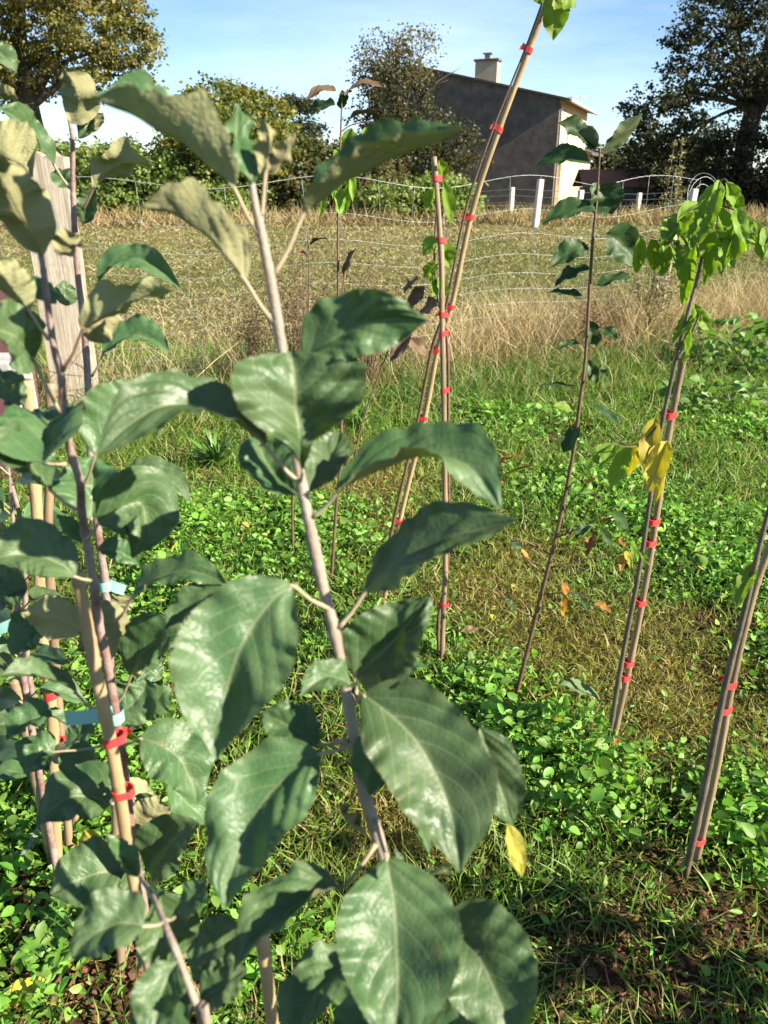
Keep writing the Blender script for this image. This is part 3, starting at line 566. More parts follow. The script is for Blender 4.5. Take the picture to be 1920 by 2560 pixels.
# front wall in pieces round its openings: door y .5-1.7, upper window y 1.2-2.1
for (y0, y1, z0, z1) in [(.122, .5, -.2, EZ), (.5, 2.0, 2.15, 2.9), (2.0, FW, -.2, 2.9), (.5, 2.2, 2.9, EZ), (3.6, FW, 2.9, EZ), (2.2, 3.6, 4.5, EZ)]:
    hbox('front_wall', .004, .4, y0, y1, z0, z1, CW, hs)
wn = hbox('window', .22, .26, 2.2, 3.6, 2.9, 4.5, GLASS, hs)
hbox('window_frame', .10, .20, 2.2, 2.3, 2.9, 4.5, WHITE, wn); hbox('window_frame', .10, .20, 3.5, 3.6, 2.9, 4.5, WHITE, wn); hbox('window_frame', .10, .20, 2.3, 3.5, 4.4, 4.5, WHITE, wn)
hbox('roller_shutter', .14, .18, 2.3, 3.5, 3.0, 4.2, WHITE, wn); hbox('sill', -.12, .2, 2.1, 3.7, 2.80, 2.897, STONE, wn)
dr = hbox('door', .2, .26, .5, 2.0, -.05, 2.15, WHITE, hs); hbox('door_pane', .18, .198, 1.2, 1.85, 1.0, 2.0, GLASS, dr)
def slab(name, x0, z0, x1, z1, y0, y1, th, mat, parent):
    V = [(x0, y0, z0), (x1, y0, z1), (x1, y1, z1), (x0, y1, z0), (x0, y0, z0 + th), (x1, y0, z1 + th), (x1, y1, z1 + th), (x0, y1, z0 + th)]
    return hp(name, V, [[0, 3, 2, 1], [4, 5, 6, 7], [0, 1, 5, 4], [1, 2, 6, 5], [2, 3, 7, 6], [3, 0, 4, 7]], mat, parent)
sl = (RZ - EZ) / GW
rf = slab('roof', -.5, EZ - .5 * sl + .01, GW, RZ + .01, -.18, FW + .3, .11, ROOF, hs); slab('roof', GW, RZ + .01, GE + .4, RZ - .58, -.18, FW + .3, .11, ROOF, hs)
hbox('gutter', -.62, -.51, -.18, FW + .3, EZ - .5 * sl - .02, EZ - .5 * sl + .1, GREYM, rf)
ch = hbox('chimney', 3.55, 4.75, .5, 1.15, RZ - (GW - 3.55) * sl - .2, 7.1, CHIM, hs); hbox('chimney_cap', 3.47, 4.83, .42, 1.23, 7.1, 7.2, STONE, ch); hbox('chimney_pot', 4.0, 4.3, .68, .98, 7.2, 7.45, GREYM, ch); hbox('chimney_pot_cap', 3.9, 4.4, .6, 1.06, 7.45, 7.5, GREYM, ch)
hbox('downpipe', -.11, -.02, .14, .23, -.1, EZ - .2, GREYM, hs)
an = hbox('annexe_wall', .3, 4, FW + .002, FW + 5.5, -.2, 2.9, CW, hs); slab('annexe_roof', -.5, 2.75, 5, 4.4, FW + .01, FW + 5.9, .15, ROOF, hs)
hbox('annexe_window', .26, .295, FW + 1.2, FW + 2.2, .9, 2.1, GLASS, an)
A = np.array([CORN[0], 45., 0]) + .6 * e1 + 9.0 * e2
an2 = thing('roof_aerial', 'small white aerial above the cream front eaves', 'aerial', A + [0, 0, EZ + .2])
for (p0, p1) in [((0, 0, EZ + .2), (0, 0, EZ + .85)), ((-.5, 0, EZ + .8), (.55, 0, EZ + .86)), ((-.3, -.2, EZ + .82), (-.3, .2, EZ + .82)), ((.2, -.2, EZ + .84), (.2, .2, EZ + .84))]:
    tube('aerial_rod', [A + p0, A + p1], .025, WHITE, an2, 6, 3)
# low brick wall and red-brown roof of a shed before the annexe
sp_ = PY(1535, 480, 40); shd = thing('garden_shed', 'low shed with a red tiled roof beside the house', 'shed', (sp_[0], 40, 0))
REDT = plain('red_roof_tiles', (0.30, 0.12, 0.07), (0.22, 0.09, 0.055), 5, 0.9, 0.5, 14)
V, Fq = box_np(-1.5, 1.4, -.8, .8, -.1, 1.0); link('wall', mesh_np('wall', V + [sp_[0], 40, 0], [Fq], STONE, False), shd)
V = np.array([(-1.8, -1.1, .98), (1.6, -1.1, .98), (1.2, 0, 1.75), (-1.8, 0, 1.75), (-1.8, 1.1, .98), (1.6, 1.1, .98), (-1.8, 0, 1.6), (1.2, 0, 1.6)], float)
link('roof', mesh_np('roof', V + [sp_[0], 40, 0.03], [[[0, 1, 2, 3], [3, 2, 5, 4]]], REDT, False), shd)
# white concrete post fence at the far edge of the field
ff = thing('post_and_wire_fence', 'white concrete post and wire fence before the house', 'fence', (PY(1440, 540, 34)[0], 34, 0))
CONC = plain('white_concrete', (0.60, 0.57, 0.50), (0.48, 0.45, 0.39), 5, 0.9, 0.4, 30)
tops = []
for (u, vt, vb, wd, lean) in [(1277, 468, 535, .085, 0), (1338, 448, 568, .085, .05), (1444, 475, 556, .085, .02), (1592, 482, 540, .08, 0), (1722, 472, 548, .11, .05), (1132, 480, 540, .085, 0)]:
    b_ = G(u, vb); t_ = PY(u, vt, b_[1]); V, Fq = box_np(-wd, wd, -wd, wd, -.1, float(t_[2])); V[:, 0] += V[:, 2] * lean
    bevel(link('post', mesh_np('post', rotz(V, .3, b_ * [1, 1, 0]), [Fq], CONC, False), ff), .02)
    if u != 1338: tops.append((u, b_, t_[2]))
tops.sort(key=lambda a: a[0]); WIRE = plain('galvanised_wire', (0.33, 0.36, 0.36), (0.22, 0.24, 0.24), 60, 0.4, spec=0.7)
WIRE.node_tree.nodes['Principled BSDF'].inputs['Metallic'].default_value = 0.4
for k in (.2, .45, .7, .93):
    tube('wire', [b_ + [0, 0, z * k] for u, b_, z in tops], .008, WIRE, ff, 5, 3, straight=True)

shrub('far_hedge', 'far green trees behind the house annexe', 1440, 1800, 330, 70, 9000, [(0.06, 0.075, 0.03), (0.08, 0.085, 0.035)], .3, clump=.7)

# ================================================================== WIRE FENCE
LP = PY(128, 600, 4.9); fence = thing('wire_mesh_fence', 'sagging galvanised wire mesh fence with a broad sleeper post', 'fence', (0, 5.8, 0))
OLDW = plain('weathered_grey_wood', (0.56, 0.49, 0.385), (0.30, 0.255, 0.195), 6, 0.9, 1.0, 30, (14, 14, .35))
V, Fq = box_np(-.13, .13, -.07, .07, -.3, 1.55)
sx = (np.linspace(-.13, .13, 9)); V = []; Fq = []
# sleeper post with a split, uneven top
nxp = 9; rows = [-.3, 0, .3, .6, .9, 1.2, 1.4]; tops_ = 1.52 + .02 * np.sin(np.arange(nxp) * 2.3) + .012 * RNG.random(nxp)
grid = []
for side in (-.075, .075):
    for r_ in rows + ['t']:
        for k, xx in enumerate(sx): grid.append((xx + .004 * math.sin(7 * k + (0 if r_ == 't' else r_ * 9)), side + .003 * math.sin(k * 3.1), tops_[k] if r_ == 't' else r_))
V = np.array(grid); nr_ = len(rows) + 1; ix = np.arange(2 * nr_ * nxp).reshape(2, nr_, nxp); Fq = []
for a_ in range(nr_ - 1):
    for k in range(nxp - 1):
        Fq.append([ix[0, a_, k], ix[0, a_, k + 1], ix[0, a_ + 1, k + 1], ix[0, a_ + 1, k]]); Fq.append([ix[1, a_, k + 1], ix[1, a_, k], ix[1, a_ + 1, k], ix[1, a_ + 1, k + 1]])
    Fq.append([ix[1, a_, 0], ix[0, a_, 0], ix[0, a_ + 1, 0], ix[1, a_ + 1, 0]]); Fq.append([ix[0, a_, -1], ix[1, a_, -1], ix[1, a_ + 1, -1], ix[0, a_ + 1, -1]])
for k in range(nxp - 1): Fq.append([ix[0, -1, k], ix[0, -1, k + 1], ix[1, -1, k + 1], ix[1, -1, k]])
V[:, 0] += .02 * V[:, 2]
link('sleeper_post', mesh_np('sleeper_post', rotz(V, .12, (LP[0], LP[1], 0)), [np.array(Fq)], OLDW, False), fence)
RP = PY(1652, 700, 7.0)
V, Fq = tube_np(np.array([(RP[0], RP[1] + .05, -.2), (RP[0] + .02, RP[1] + .05, .6), (RP[0] + .05, RP[1] + .05, 1.02)]), [.075, .07, .066], 9)
link('round_post', mesh_np('round_post', V, Fq, OLDW, False), fence)
def fpt(k, z):            # k: 0 at the sleeper post, 1 at the far end on the right
    x = LP[0] - .06 + k * (RP[0] + .35 - LP[0]); y = LP[1] + .1 + k * (7.15 - LP[1])
    return np.array([x, y, z])
WZ = [1.40, 1.16, .985, .83, .69, .57, .46, .36, .27, .18, .09]
def sag(k, i): return (-.05 * math.sin(k * math.pi * 3) ** 2 + .02 * math.sin(k * 21 + i * .3)) * max(.15, 1 - i * .09) + .06 * max(0, k - .75) * (1 - i * .1) + (.05 * math.sin((k - .8) * 22) if k > .8 and i == 0 else 0)
def wob(k, i): return .012 * math.sin(k * 24 + i * 1.7)
NS = 19
for i, z in enumerate(WZ):
    ks = np.linspace(-.12, 1, 110); tube('horizontal_wire', [fpt(k, z + sag(k, i)) + [0, wob(k, i), 0] for k in ks], .0012 if i else .0019, WIRE, fence, 5, straight=True)
for j in range(-2, NS + 1):
    k = j / NS; lean = .05 * math.sin(j * 1.7) + .03
    pts = [fpt(k + (z - .7) * lean * .08 + .002 * math.sin(j * 3 + i * 2.1), z + sag(k, i)) + [0, wob(k, i), 0] for i, z in enumerate(WZ)]
    tube('stay_wire', smooth_path(pts, 3), .0015, WIRE, fence, 5, straight=True)
# loose rolled end of the netting
for r_, dz, ph in [(.20, .02, 0), (.15, -.02, .5), (.24, -.05, 1.0)]:
    c_ = fpt(1.02, 1.22 + dz); pts = [c_ + [r_ * math.cos(a) * .75, .1 * math.sin(a + ph), r_ * math.sin(a)] for a in np.linspace(-1.2, 4.2, 26)]
    tube('rolled_wire', pts, .0021, WIRE, fence, 5, straight=True)

# ================================================================== CANES, TIES, SAPLINGS
def cane(name, label, pts, r, mat='bamboo', ties=(), group=None, nodes=5, n=12):
    """pts: world points from base to top; ties: (share along the cane, offset, width)"""
    q = smooth_path(pts, 8) if len(pts) > 2 else np.array([pts[0] + (pts[1] - pts[0]) * t for t in np.linspace(0, 1, 33)])
    t = thing(name, label, 'cane', (q[0][0], q[0][1], 0), group)
    m = 90; s0 = np.linspace(0, 1, len(q)); ss = np.linspace(0, 1, m); qq = np.stack([np.interp(ss, s0, q[:, a]) for a in range(3)], 1)
    rr = r * (1.08 - .16 * ss); nd = np.linspace(.06, .98, nodes) + RNG.normal(0, .02, nodes)
    for k in nd: rr = rr * (1 + .16 * np.exp(-((ss - k) / .0075) ** 2))
    V, Fs = tube_np(qq, rr, n); link('cane_rod', mesh_np('cane_rod', V, Fs, M[mat]), t)
    tp = qq[-1]; ax = unit(qq[-1] - qq[-2]); V, Fs = tube_np(np.array([tp + ax * .0002, tp + ax * .0009]), [rr[-1] * .62, rr[-1] * .6], 10)
    link('cane_end', mesh_np('cane_end', V, Fs, M['cut']), t)
    return t, qq, ss
def tie(parent, c, ax, r1, off=(0, 0, 0), w_=.012, tail=True):
    """flat red band round a cane and its sapling, with a folded tail"""
    c = np.asarray(c, float); ax = unit(ax); A_ = unit(np.cross(ax, FWD)); B_ = np.cross(ax, A_); off = np.asarray(off, float)
    ox, oy = np.dot(off, A_), np.dot(off, B_); L_ = math.hypot(ox, oy); n = 20; ring = []
    for k in range(n):
        a = k * 2 * math.pi / n; sgn = (math.cos(a) * ox + math.sin(a) * oy) > 0
        ring.append(c + (off if sgn else 0 * off) + r1 * 1.12 * (math.cos(a) * A_ + math.sin(a) * B_))
    ring = np.array(ring); tilt = RNG.normal(0, .25); h = ((ring - c) @ A_)[:, None] * tilt * ax
    V = np.vstack([ring + h - ax * w_ / 2, ring + h + ax * w_ / 2, c + (ring - c) * .9 + h - ax * w_ / 2, c + (ring - c) * .9 + h + ax * w_ / 2]); j = np.arange(n); k = (j + 1) % n
    Fq = np.vstack([np.stack([j, k, n + k, n + j], 1), np.stack([n + j, n + k, 3 * n + k, 3 * n + j], 1), np.stack([j, 2 * n + j, 2 * n + k, k], 1)])
    o = link('tie', mesh_np('tie', V, [Fq], M['tie'], False), parent)
    if tail:
        sgn = 1 if RNG.random() < .5 else -1
        b0 = c - B_ * r1 * 1.15 + (off * .5); T_ = np.array([b0 - ax * w_ * .45, b0 + ax * w_ * .45, b0 + A_ * sgn * r1 * 1.3 - B_ * r1 * .9 - ax * w_ * .35, b0 + A_ * sgn * r1 * 1.3 - B_ * r1 * .9 + ax * w_ * .5,
                       b0 + A_ * sgn * r1 * 2.1 - B_ * r1 * .4 - ax * w_ * .6, b0 + A_ * sgn * r1 * 2.1 - B_ * r1 * .4 + ax * w_ * .25])
        link('tie_tail', mesh_np('tie_tail', T_, [[[0, 2, 3, 1], [2, 4, 5, 3]]], M['tie'], False), o)
    return o
def at_share(qq, ss, k): p = np.array([np.interp(k, ss, qq[:, a]) for a in range(3)]); q = np.array([np.interp(min(1, k + .02), ss, qq[:, a]) for a in range(3)]); return p, unit(q - p + 1e-9)
def share_at_v(qq, v):   # place on a path that shows at picture row v
    d = qq - CAM; z = d @ FWD; vv = 1280 - F * (d @ UP) / z; k = int(np.argmin(np.abs(vv - v))); return k
def ties_at(t, qq, vs, r1, off=(0, 0, 0), w_=.012):
    for v in vs:
        k = share_at_v(qq, v); a = qq[min(len(qq) - 1, k + 1)] - qq[max(0, k - 1)]
        tie(t, qq[k], a, r1, off, w_)
def stem(parent, pts, rad, mat, name='stem', per=7, n=9, knob=.22):
    pts = [np.asarray(p, float) for p in pts]; g0 = np.linalg.norm(pts[1] - pts[0]); g1 = np.linalg.norm(pts[2] - pts[1])
    if g0 > 2.5 * g1: pts.insert(1, pts[1] + (pts[0] - pts[1]) * (1.2 * g1 / g0))
    return tube(name, pts, rad, M[mat], parent, n, per, knob)

# ---------------------------------------------------------------- the apple sapling in front
ap = thing('apple_sapling', 'leafy young apple sapling with large dark green leaves and pale grey-pink stem', 'sapling', (P(1040, 2560, .56)[0], .30, 0))
st = [(1060, 3600, .60), (1030, 2700, .56), (1010, 2480, .548), (985, 2300, .54), (955, 2130, .53), (905, 1960, .52), (878, 1800, .512), (838, 1590, .505), (797, 1420, .50), (750, 1190, .49), (712, 920, .482), (680, 720, .475), (655, 590, .47), (636, 500, .468), (628, 440, .468)]
base = P(1060, 3600, .60); base[2] = -.02
stem(ap, [base] + [P(*s) for s in st[1:]], [.0062, .0052, .0045, .0043, .0042, .004, .0038, .0036, .0035, .0034, .0032, .0029, .0024, .0017], 'stem', per=8)
A_ = [  # base, tip, z base, z tip, width px, roll, arch, side, (stalk u,v,z), extra
 ((585, 470), (226, 243), .465, .43, 260, 84, 26, 0, (655, 600, .47), dict(fold=.75, curl=.5, wav=.05, twist=-.5)),
 ((632, 460), (598, 258), .466, .475, 120, 40, 0, -22, None, dict(fold=.9, curl=-.9, wav=.12, twist=.6)),
 ((650, 445), (655, 292), .466, .45, 95, 150, 0, 26, None, dict(fold=.9, curl=-.5, wav=.14)),
 ((664, 432), (738, 330), .464, .455, 80, 160, -14, 8, (648, 590, .47), dict(fold=.7, curl=-.2, wav=.1)),
 ((758, 535), (1160, 322), .47, .43, 215, 74, 14, 0, (683, 690, .475), dict(fold=.7, curl=.2, wav=.04, twist=.1)),
 ((612, 700), (350, 517), .47, .445, 215, 128, 42, 0, (692, 815, .478), dict(fold=.55, curl=.2, wav=.04, twist=-.55)),
 ((748, 915), (1068, 800), .475, .455, 205, 30, 42, -10, (724, 985, .485), dict(fold=.25, curl=.15, twist=.9)),
 ((757, 1178), (728, 880), .476, .468, 420, 4, 0, 0, (752, 1205, .49), dict(fold=.42, curl=.12, wav=.03, tipw=2.3, toward=.07)),
 ((664, 1115), (240, 1140), .475, .43, 225, 56, 112, 0, (752, 1210, .49), dict(fold=.35, curl=.2, twist=-.6)),
 ((752, 1240), (648, 1085), .50, .52, 170, 15, 0, -30, None, dict(fold=.3)),
 ((768, 1235), (850, 1080), .50, .54, 130, 20, 0, 10, None, dict(fold=.35)),
 ((838, 1240), (1252, 1275), .485, .46, 230, 62, 118, 40, (782, 1292, .493), dict(fold=.35, curl=.25, twist=.7)),
 ((914, 1478), (1292, 1303), .50, .455, 205, 38, 30, -20, (846, 1570, .503), dict(fold=.22, curl=.35, twist=-.25)),
 ((729, 1462), (540, 1900), .475, .445, 330, 8, 40, -40, (820, 1520, .50), dict(fold=.28, curl=.1, wav=.035, pk=.03)),
 ((888, 1690), (1078, 1492), .515, .50, 230, 10, 0, 10, (893, 1760, .512), dict(fold=.3, curl=-.1, tipw=.85)),
 ((872, 1708), (752, 1740), .497, .47, 110, 25, 28, 0, None, dict(fold=.3)),
 ((950, 1725), (1068, 1665), .52, .52, 90, 60, 14, 0, None, dict(fold=.3)),
 ((908, 1738), (1148, 2182), .495, .46, 320, 6, 40, 55, (872, 1765, .51), dict(fold=.22, curl=.1, wav=.04, pk=.03)),
 ((1200, 1820), (1282, 2065), .53, .53, 150, 20, 0, 0, None, dict(fold=.3)),
 ((1268, 2058), (1306, 2192), .535, .53, 60, 30, 0, 0, None, dict(fold=.3, mats=('yellow', 'under'))),
 ((800, 1885), (566, 2270), .50, .465, 270, 20, 30, -50, (880, 1860, .512), dict(fold=.3, curl=.1)),
 ((800, 1862), (655, 1780), .515, .53, 150, 30, 0, 0, (868, 1850, .512), dict(fold=.3)),
 ((895, 1840), (925, 1990), .50, .48, 110, 25, 0, 10, None, dict(fold=.35)),
 ((955, 1915), (1072, 2132), .515, .49, 135, 30, 0, 15, (895, 1900, .515), dict(fold=.5, curl=.1)),
 ((908, 2088), (842, 2010), .525, .52, 60, 70, 0, -10, None, dict(fold=.7, wav=.15)),
 ((858, 2218), (580, 2432), .515, .47, 200, 48, 50, 0, (940, 2110, .525), dict(fold=.3, curl=.2)),
 ((966, 2145), (985, 2640), .505, .44, 345, 4, 0, 20, (938, 2050, .52), dict(fold=.22, curl=.1, pk=.035, wav=.03)),
 ((1112, 2300), (1290, 2640), .515, .455, 300, 8, 30, 20, (975, 2250, .535), dict(fold=.2, curl=.15, pk=.03)),
 ((1040, 2200), (1142, 2188), .53, .53, 45, 70, 8, 0, (968, 2160, .53), dict(fold=.5)),
 ((905, 2395), (715, 2610), .53, .49, 190, 30, 20, -20, (990, 2330, .54), dict(fold=.3)),
 ((1000, 2190), (985, 2120), .53, .535, 40, 60, 0, 0, None, dict(fold=.5)),
 ((1010, 2480), (840, 2680), .55, .50, 230, 20, 20, 0, None, dict(fold=.3)), ((1030, 2560), (1300, 2760), .55, .50, 250, 20, 20, 0, None, dict(fold=.3)),
]
for b_, t_, zb, zt, W_, rl, ar, sd_, stk, kw in A_:
    pleaf(ap, b_, t_, zb, zt, W_ * .92, rl, ar, sd_, stk, nx=92, nh=10, stalkr=.0013, **kw)
cq = [G(700, 3300) * [1, 1, 0] + [0, 0, -.02]]; q0 = P(655, 2335, .60); cq = [np.array([q0[0] + .015, q0[1], -.02]), q0]
cane('bamboo_cane', 'short bamboo cane behind the leaves of the big apple sapling', cq, .0056, 'bamboo')

# ---------------------------------------------------------------- left apple sapling and its cane
def zl(v): return .70                       # the second sapling stands about here
def vz(u, v, Y): return zof(PY(u, v, Y))
bs = thing('apple_sapling', 'apple sapling tied to the split bamboo cane, pale felted leaf undersides turned up', 'sapling', (P(345, 2300, .8)[0], .57, 0))
YB = .575
bpts = [(81, 512), (107, 663), (118, 750), (136, 872), (153, 939), (159, 1025), (175, 1120), (200, 1205), (204, 1277), (216, 1345), (232, 1440), (248, 1560), (270, 1666), (286, 1762), (304, 1880), (322, 2020), (345, 2180)]
bw = [PY(u, v, YB + .05 * (v - 1200) / 1200 * .3) for u, v in bpts]; g0 = bw[-1].copy(); g0[2] = -.02
stem(bs, [g0] + bw[::-1], [.0052, .0046, .0042, .004, .0038, .0036, .0034, .0032, .003, .0027, .0023, .0016], 'stem2', per=7)
cb = PY(345, 2260, YB - .035); cb0 = cb.copy(); cb0[2] = -.02
ct, cqq, css = cane('bamboo_cane', 'split bamboo cane with a cut top tied beside the nearer left sapling', [cb0, cb, PY(285, 1900, YB - .04), PY(232, 1640, YB - .035), PY(192, 1428, YB - .03)], .0056, 'bamboo', nodes=6)
ties_at(ct, cqq, [1858, 1985], .006, (.006, .003, 0), .008)
B_ = [ # b, t, Y base, Y tip, W px, roll, arch, side, stalk(u,v), kw
 ((108, 640), (-5, 432), .55, .50, 190, 165, 10, -10, None, dict(fold=.35, curl=.3, wav=.1, pk=.03)),
 ((146, 642), (198, 585), .58, .58, 80, 150, 0, 0, None, dict(fold=.3, wav=.1)),
 ((73, 779), (-35, 640), .55, .52, 115, 150, 0, 0, (122, 848), dict(fold=.4)),
 ((85, 900), (-45, 815), .56, .50, 190, 30, 20, 0, (150, 1030), dict(fold=.3, curl=.1)),
 ((205, 828), (432, 728), .56, .55, 125, 130, 20, 0, (158, 925), dict(fold=.4, curl=.2, wav=.1, stalkmat='redstalk')),
 ((205, 815), (310, 800), .58, .60, 105, 165, 0, 0, None, dict(fold=.2, wav=.1)),
 ((140, 760), (45, 692), .60, .62, 70, 30, 0, 0, None, dict(fold=.3)),
 ((108, 1158), (128, 1015), .51, .60, 255, 25, 0, 0, (165, 1160), dict(fold=.5, curl=-.3, tipw=.75)),
 ((128, 1227), (-60, 1140), .54, .50, 150, 40, 45, 0, (190, 1274), dict(fold=.3, curl=.1)),
 ((228, 1300), (236, 1140), .62, .66, 190, 12, 0, 0, (215, 1340), dict(fold=.35)),
 ((238, 1138), (385, 960), .58, .62, 170, 18, 15, -10, (206, 1220), dict(fold=.25, curl=.1)),
 ((246, 1308), (330, 1395), .55, .56, 200, 30, 90, 70, (216, 1350), dict(fold=.25, twist=.5)),
 ((212, 1358), (160, 1275), .60, .62, 70, 40, 0, -20, None, dict(fold=.4)),
 ((243, 1372), (348, 1412), .60, .60, 75, 30, 12, 0, None, dict(fold=.3)),
 ((188, 1442), (-25, 1415), .52, .50, 165, 25, 45, 0, (228, 1450), dict(fold=.3, curl=.1, wav=.05)),
 ((205, 1585), (52, 1532), .58, .56, 115, 155, 10, 0, (250, 1640), dict(fold=.25, stalkmat='redstalk')),
 ((195, 1565), (268, 1660), .60, .60, 170, 170, 20, 20, None, dict(fold=.2)),
 ((332, 1492), (572, 1466), .58, .56, 110, 45, 48, 0, (287, 1555), dict(fold=.25, curl=.15)),
 ((570, 1470), (415, 1575), .56, .54, 110, 50, 12, 0, None, dict(fold=.3)),
 ((330, 1685), (482, 1585), .59, .58, 150, 25, 30, -20, (292, 1760), dict(fold=.25)),
 ((292, 1790), (362, 1695), .64, .66, 130, 15, 0, 20, None, dict(fold=.25)),
 ((350, 1790), (424, 1715), .66, .68, 100, 15, 0, 0, None, dict(fold=.25)),
 ((350, 1846), (492, 2008), .57, .55, 165, 18, 25, 30, (304, 1862), dict(fold=.2, pk=.03)),
 ((192, 1735), (0, 1690), .55, .52, 95, 60, 25, 0, (240, 1778), dict(fold=.3, curl=.1)),
 ((275, 2012), (92, 2066), .55, .52, 160, 22, 45, 0, (312, 1990), dict(fold=.25, pk=.03)),
 ((312, 2178), (125, 2236), .55, .52, 170, 18, 15, 0, (345, 2200), dict(fold=.22, pk=.035)),
 ((255, 2098), (185, 2145), .60, .60, 80, 20, 0, 0, None, dict(fold=.2, mats=('yellow', 'yellow'))),
 ((365, 2172), (498, 2058), .57, .56, 150, 15, 15, 0, None, dict(fold=.25, pk=.035)),
 ((335, 2055), (428, 2015), .60, .60, 90, 150, 0, 0, (336, 2120), dict(fold=.2, stalkmat='redstalk')),
 ((470, 2300), (345, 2425), .60, .62, 160, 160, 0, 0, None, dict(fold=.2)),
 ((400, 2000), (330, 2080), .62, .62, 110, 30, 0, 0, None, dict(fold=.2)),
 ((440, 1860), (545, 1880), .66, .66, 90, 20, 0, 0, None, dict(fold=.2)),
 ((135, 1880), (60, 1935), .60, .58, 120, 30, 20, 0, (300, 1850), dict(fold=.25)),
 ((165, 1860), (238, 1815), .66, .66, 70, 25, 0, 0, None, dict(fold=.25)),
 ((130, 1790), (15, 1850), .62, .60, 100, 40, 20, 0, None, dict(fold=.3)),
 ((190, 2010), (130, 1955), .66, .66, 100, 30, 0, 0, None, dict(fold=.3)),
 ((120, 1560), (30, 1640), .60, .58, 120, 30, 15, 0, None, dict(fold=.3)), ((70, 1470), (-40, 1540), .62, .6, 120, 35, 15, 0, None, dict(fold=.3)), ((60, 1010), (-40, 960), .6, .58, 110, 35, 12, 0, None, dict(fold=.3)), ((240, 1900), (150, 1960), .62, .6, 110, 25, 15, 0, None, dict(fold=.3)), ((420, 1960), (520, 2060), .64, .64, 110, 20, 0, 0, None, dict(fold=.3)),
 ((345, 2290), (415, 2225), .64, .64, 90, 20, 0, 0, None, dict(fold=.3)),
]
def ypleaf(parent, b_, t_, Yb, Yt_, W_, rl, ar, sd_, stk, hi=1, **kw):
    zb, zt = vz(b_[0], b_[1], Yb), vz(t_[0], t_[1], Yt_)
    s3 = (stk[0], stk[1], vz(stk[0], stk[1], Yb + .01)) if stk else None
    return pleaf(parent, b_, t_, zb, zt, W_, rl, ar, sd_, s3, **kw)
for b_, t_, Yb, Yt_, W_, rl, ar, sd_, stk, kw in B_:
    ypleaf(bs, b_, t_, Yb, Yt_, W_, rl, ar, sd_, stk, nx=78, nh=7, stalkr=.0012, **kw)
# low side shoot reaching into the picture
sh = [(350, 2195, .56), (378, 2235, .50), (420, 2330, .46), (472, 2462, .45), (520, 2600, .46)]
shoot = thing('apple_sapling', 'slender grey apple shoot with shaded leaves crossing in front of the split cane', 'sapling', (P(520, 2600, .46)[0], .2, 0))
e0 = P(560, 2900, .47); e0[2] = -.02
stem(shoot, [e0] + [P(*s) for s in sh[::-1]], [.0034, .0027, .0024, .0021, .0017, .0013], 'stem')
for b_, t_, zb, zt, W_, rl, ar, sd_, stk, kw in [
 ((358, 2316), (178, 2398), .46, .45, 165, 25, 40, 0, (412, 2308, .465), dict(fold=.3, curl=.1)), ((400, 2230), (425, 2430), .52, .53, 165, 15, 0, 0, None, dict(fold=.2)),
 ((445, 2405), (395, 2590), .45, .43, 150, 10, 0, -20, None, dict(fold=.4)), ((350, 2190), (262, 2080), .53, .52, 95, 35, -10, -15, None, dict(fold=.75, curl=-.2)),
 ((440, 2290), (520, 2200), .50, .50, 90, 40, 0, 10, (408, 2300, .47), dict(fold=.3)), ((378, 2235), (392, 2195), .50, .50, 25, 100, 0, 0, None, dict(fold=.4)),
 ((480, 2440), (620, 2330), .50, .50, 140, 30, 20, 0, None, dict(fold=.3)), ((470, 2470), (330, 2610), .46, .44, 170, 20, 0, 0, None, dict(fold=.3)), ((500, 2500), (620, 2420), .48, .48, 130, 30, 0, 0, None, dict(fold=.3))]:
    pleaf(shoot, b_, t_, zb, zt, W_, rl, ar, sd_, stk, nx=80, nh=8, **kw)

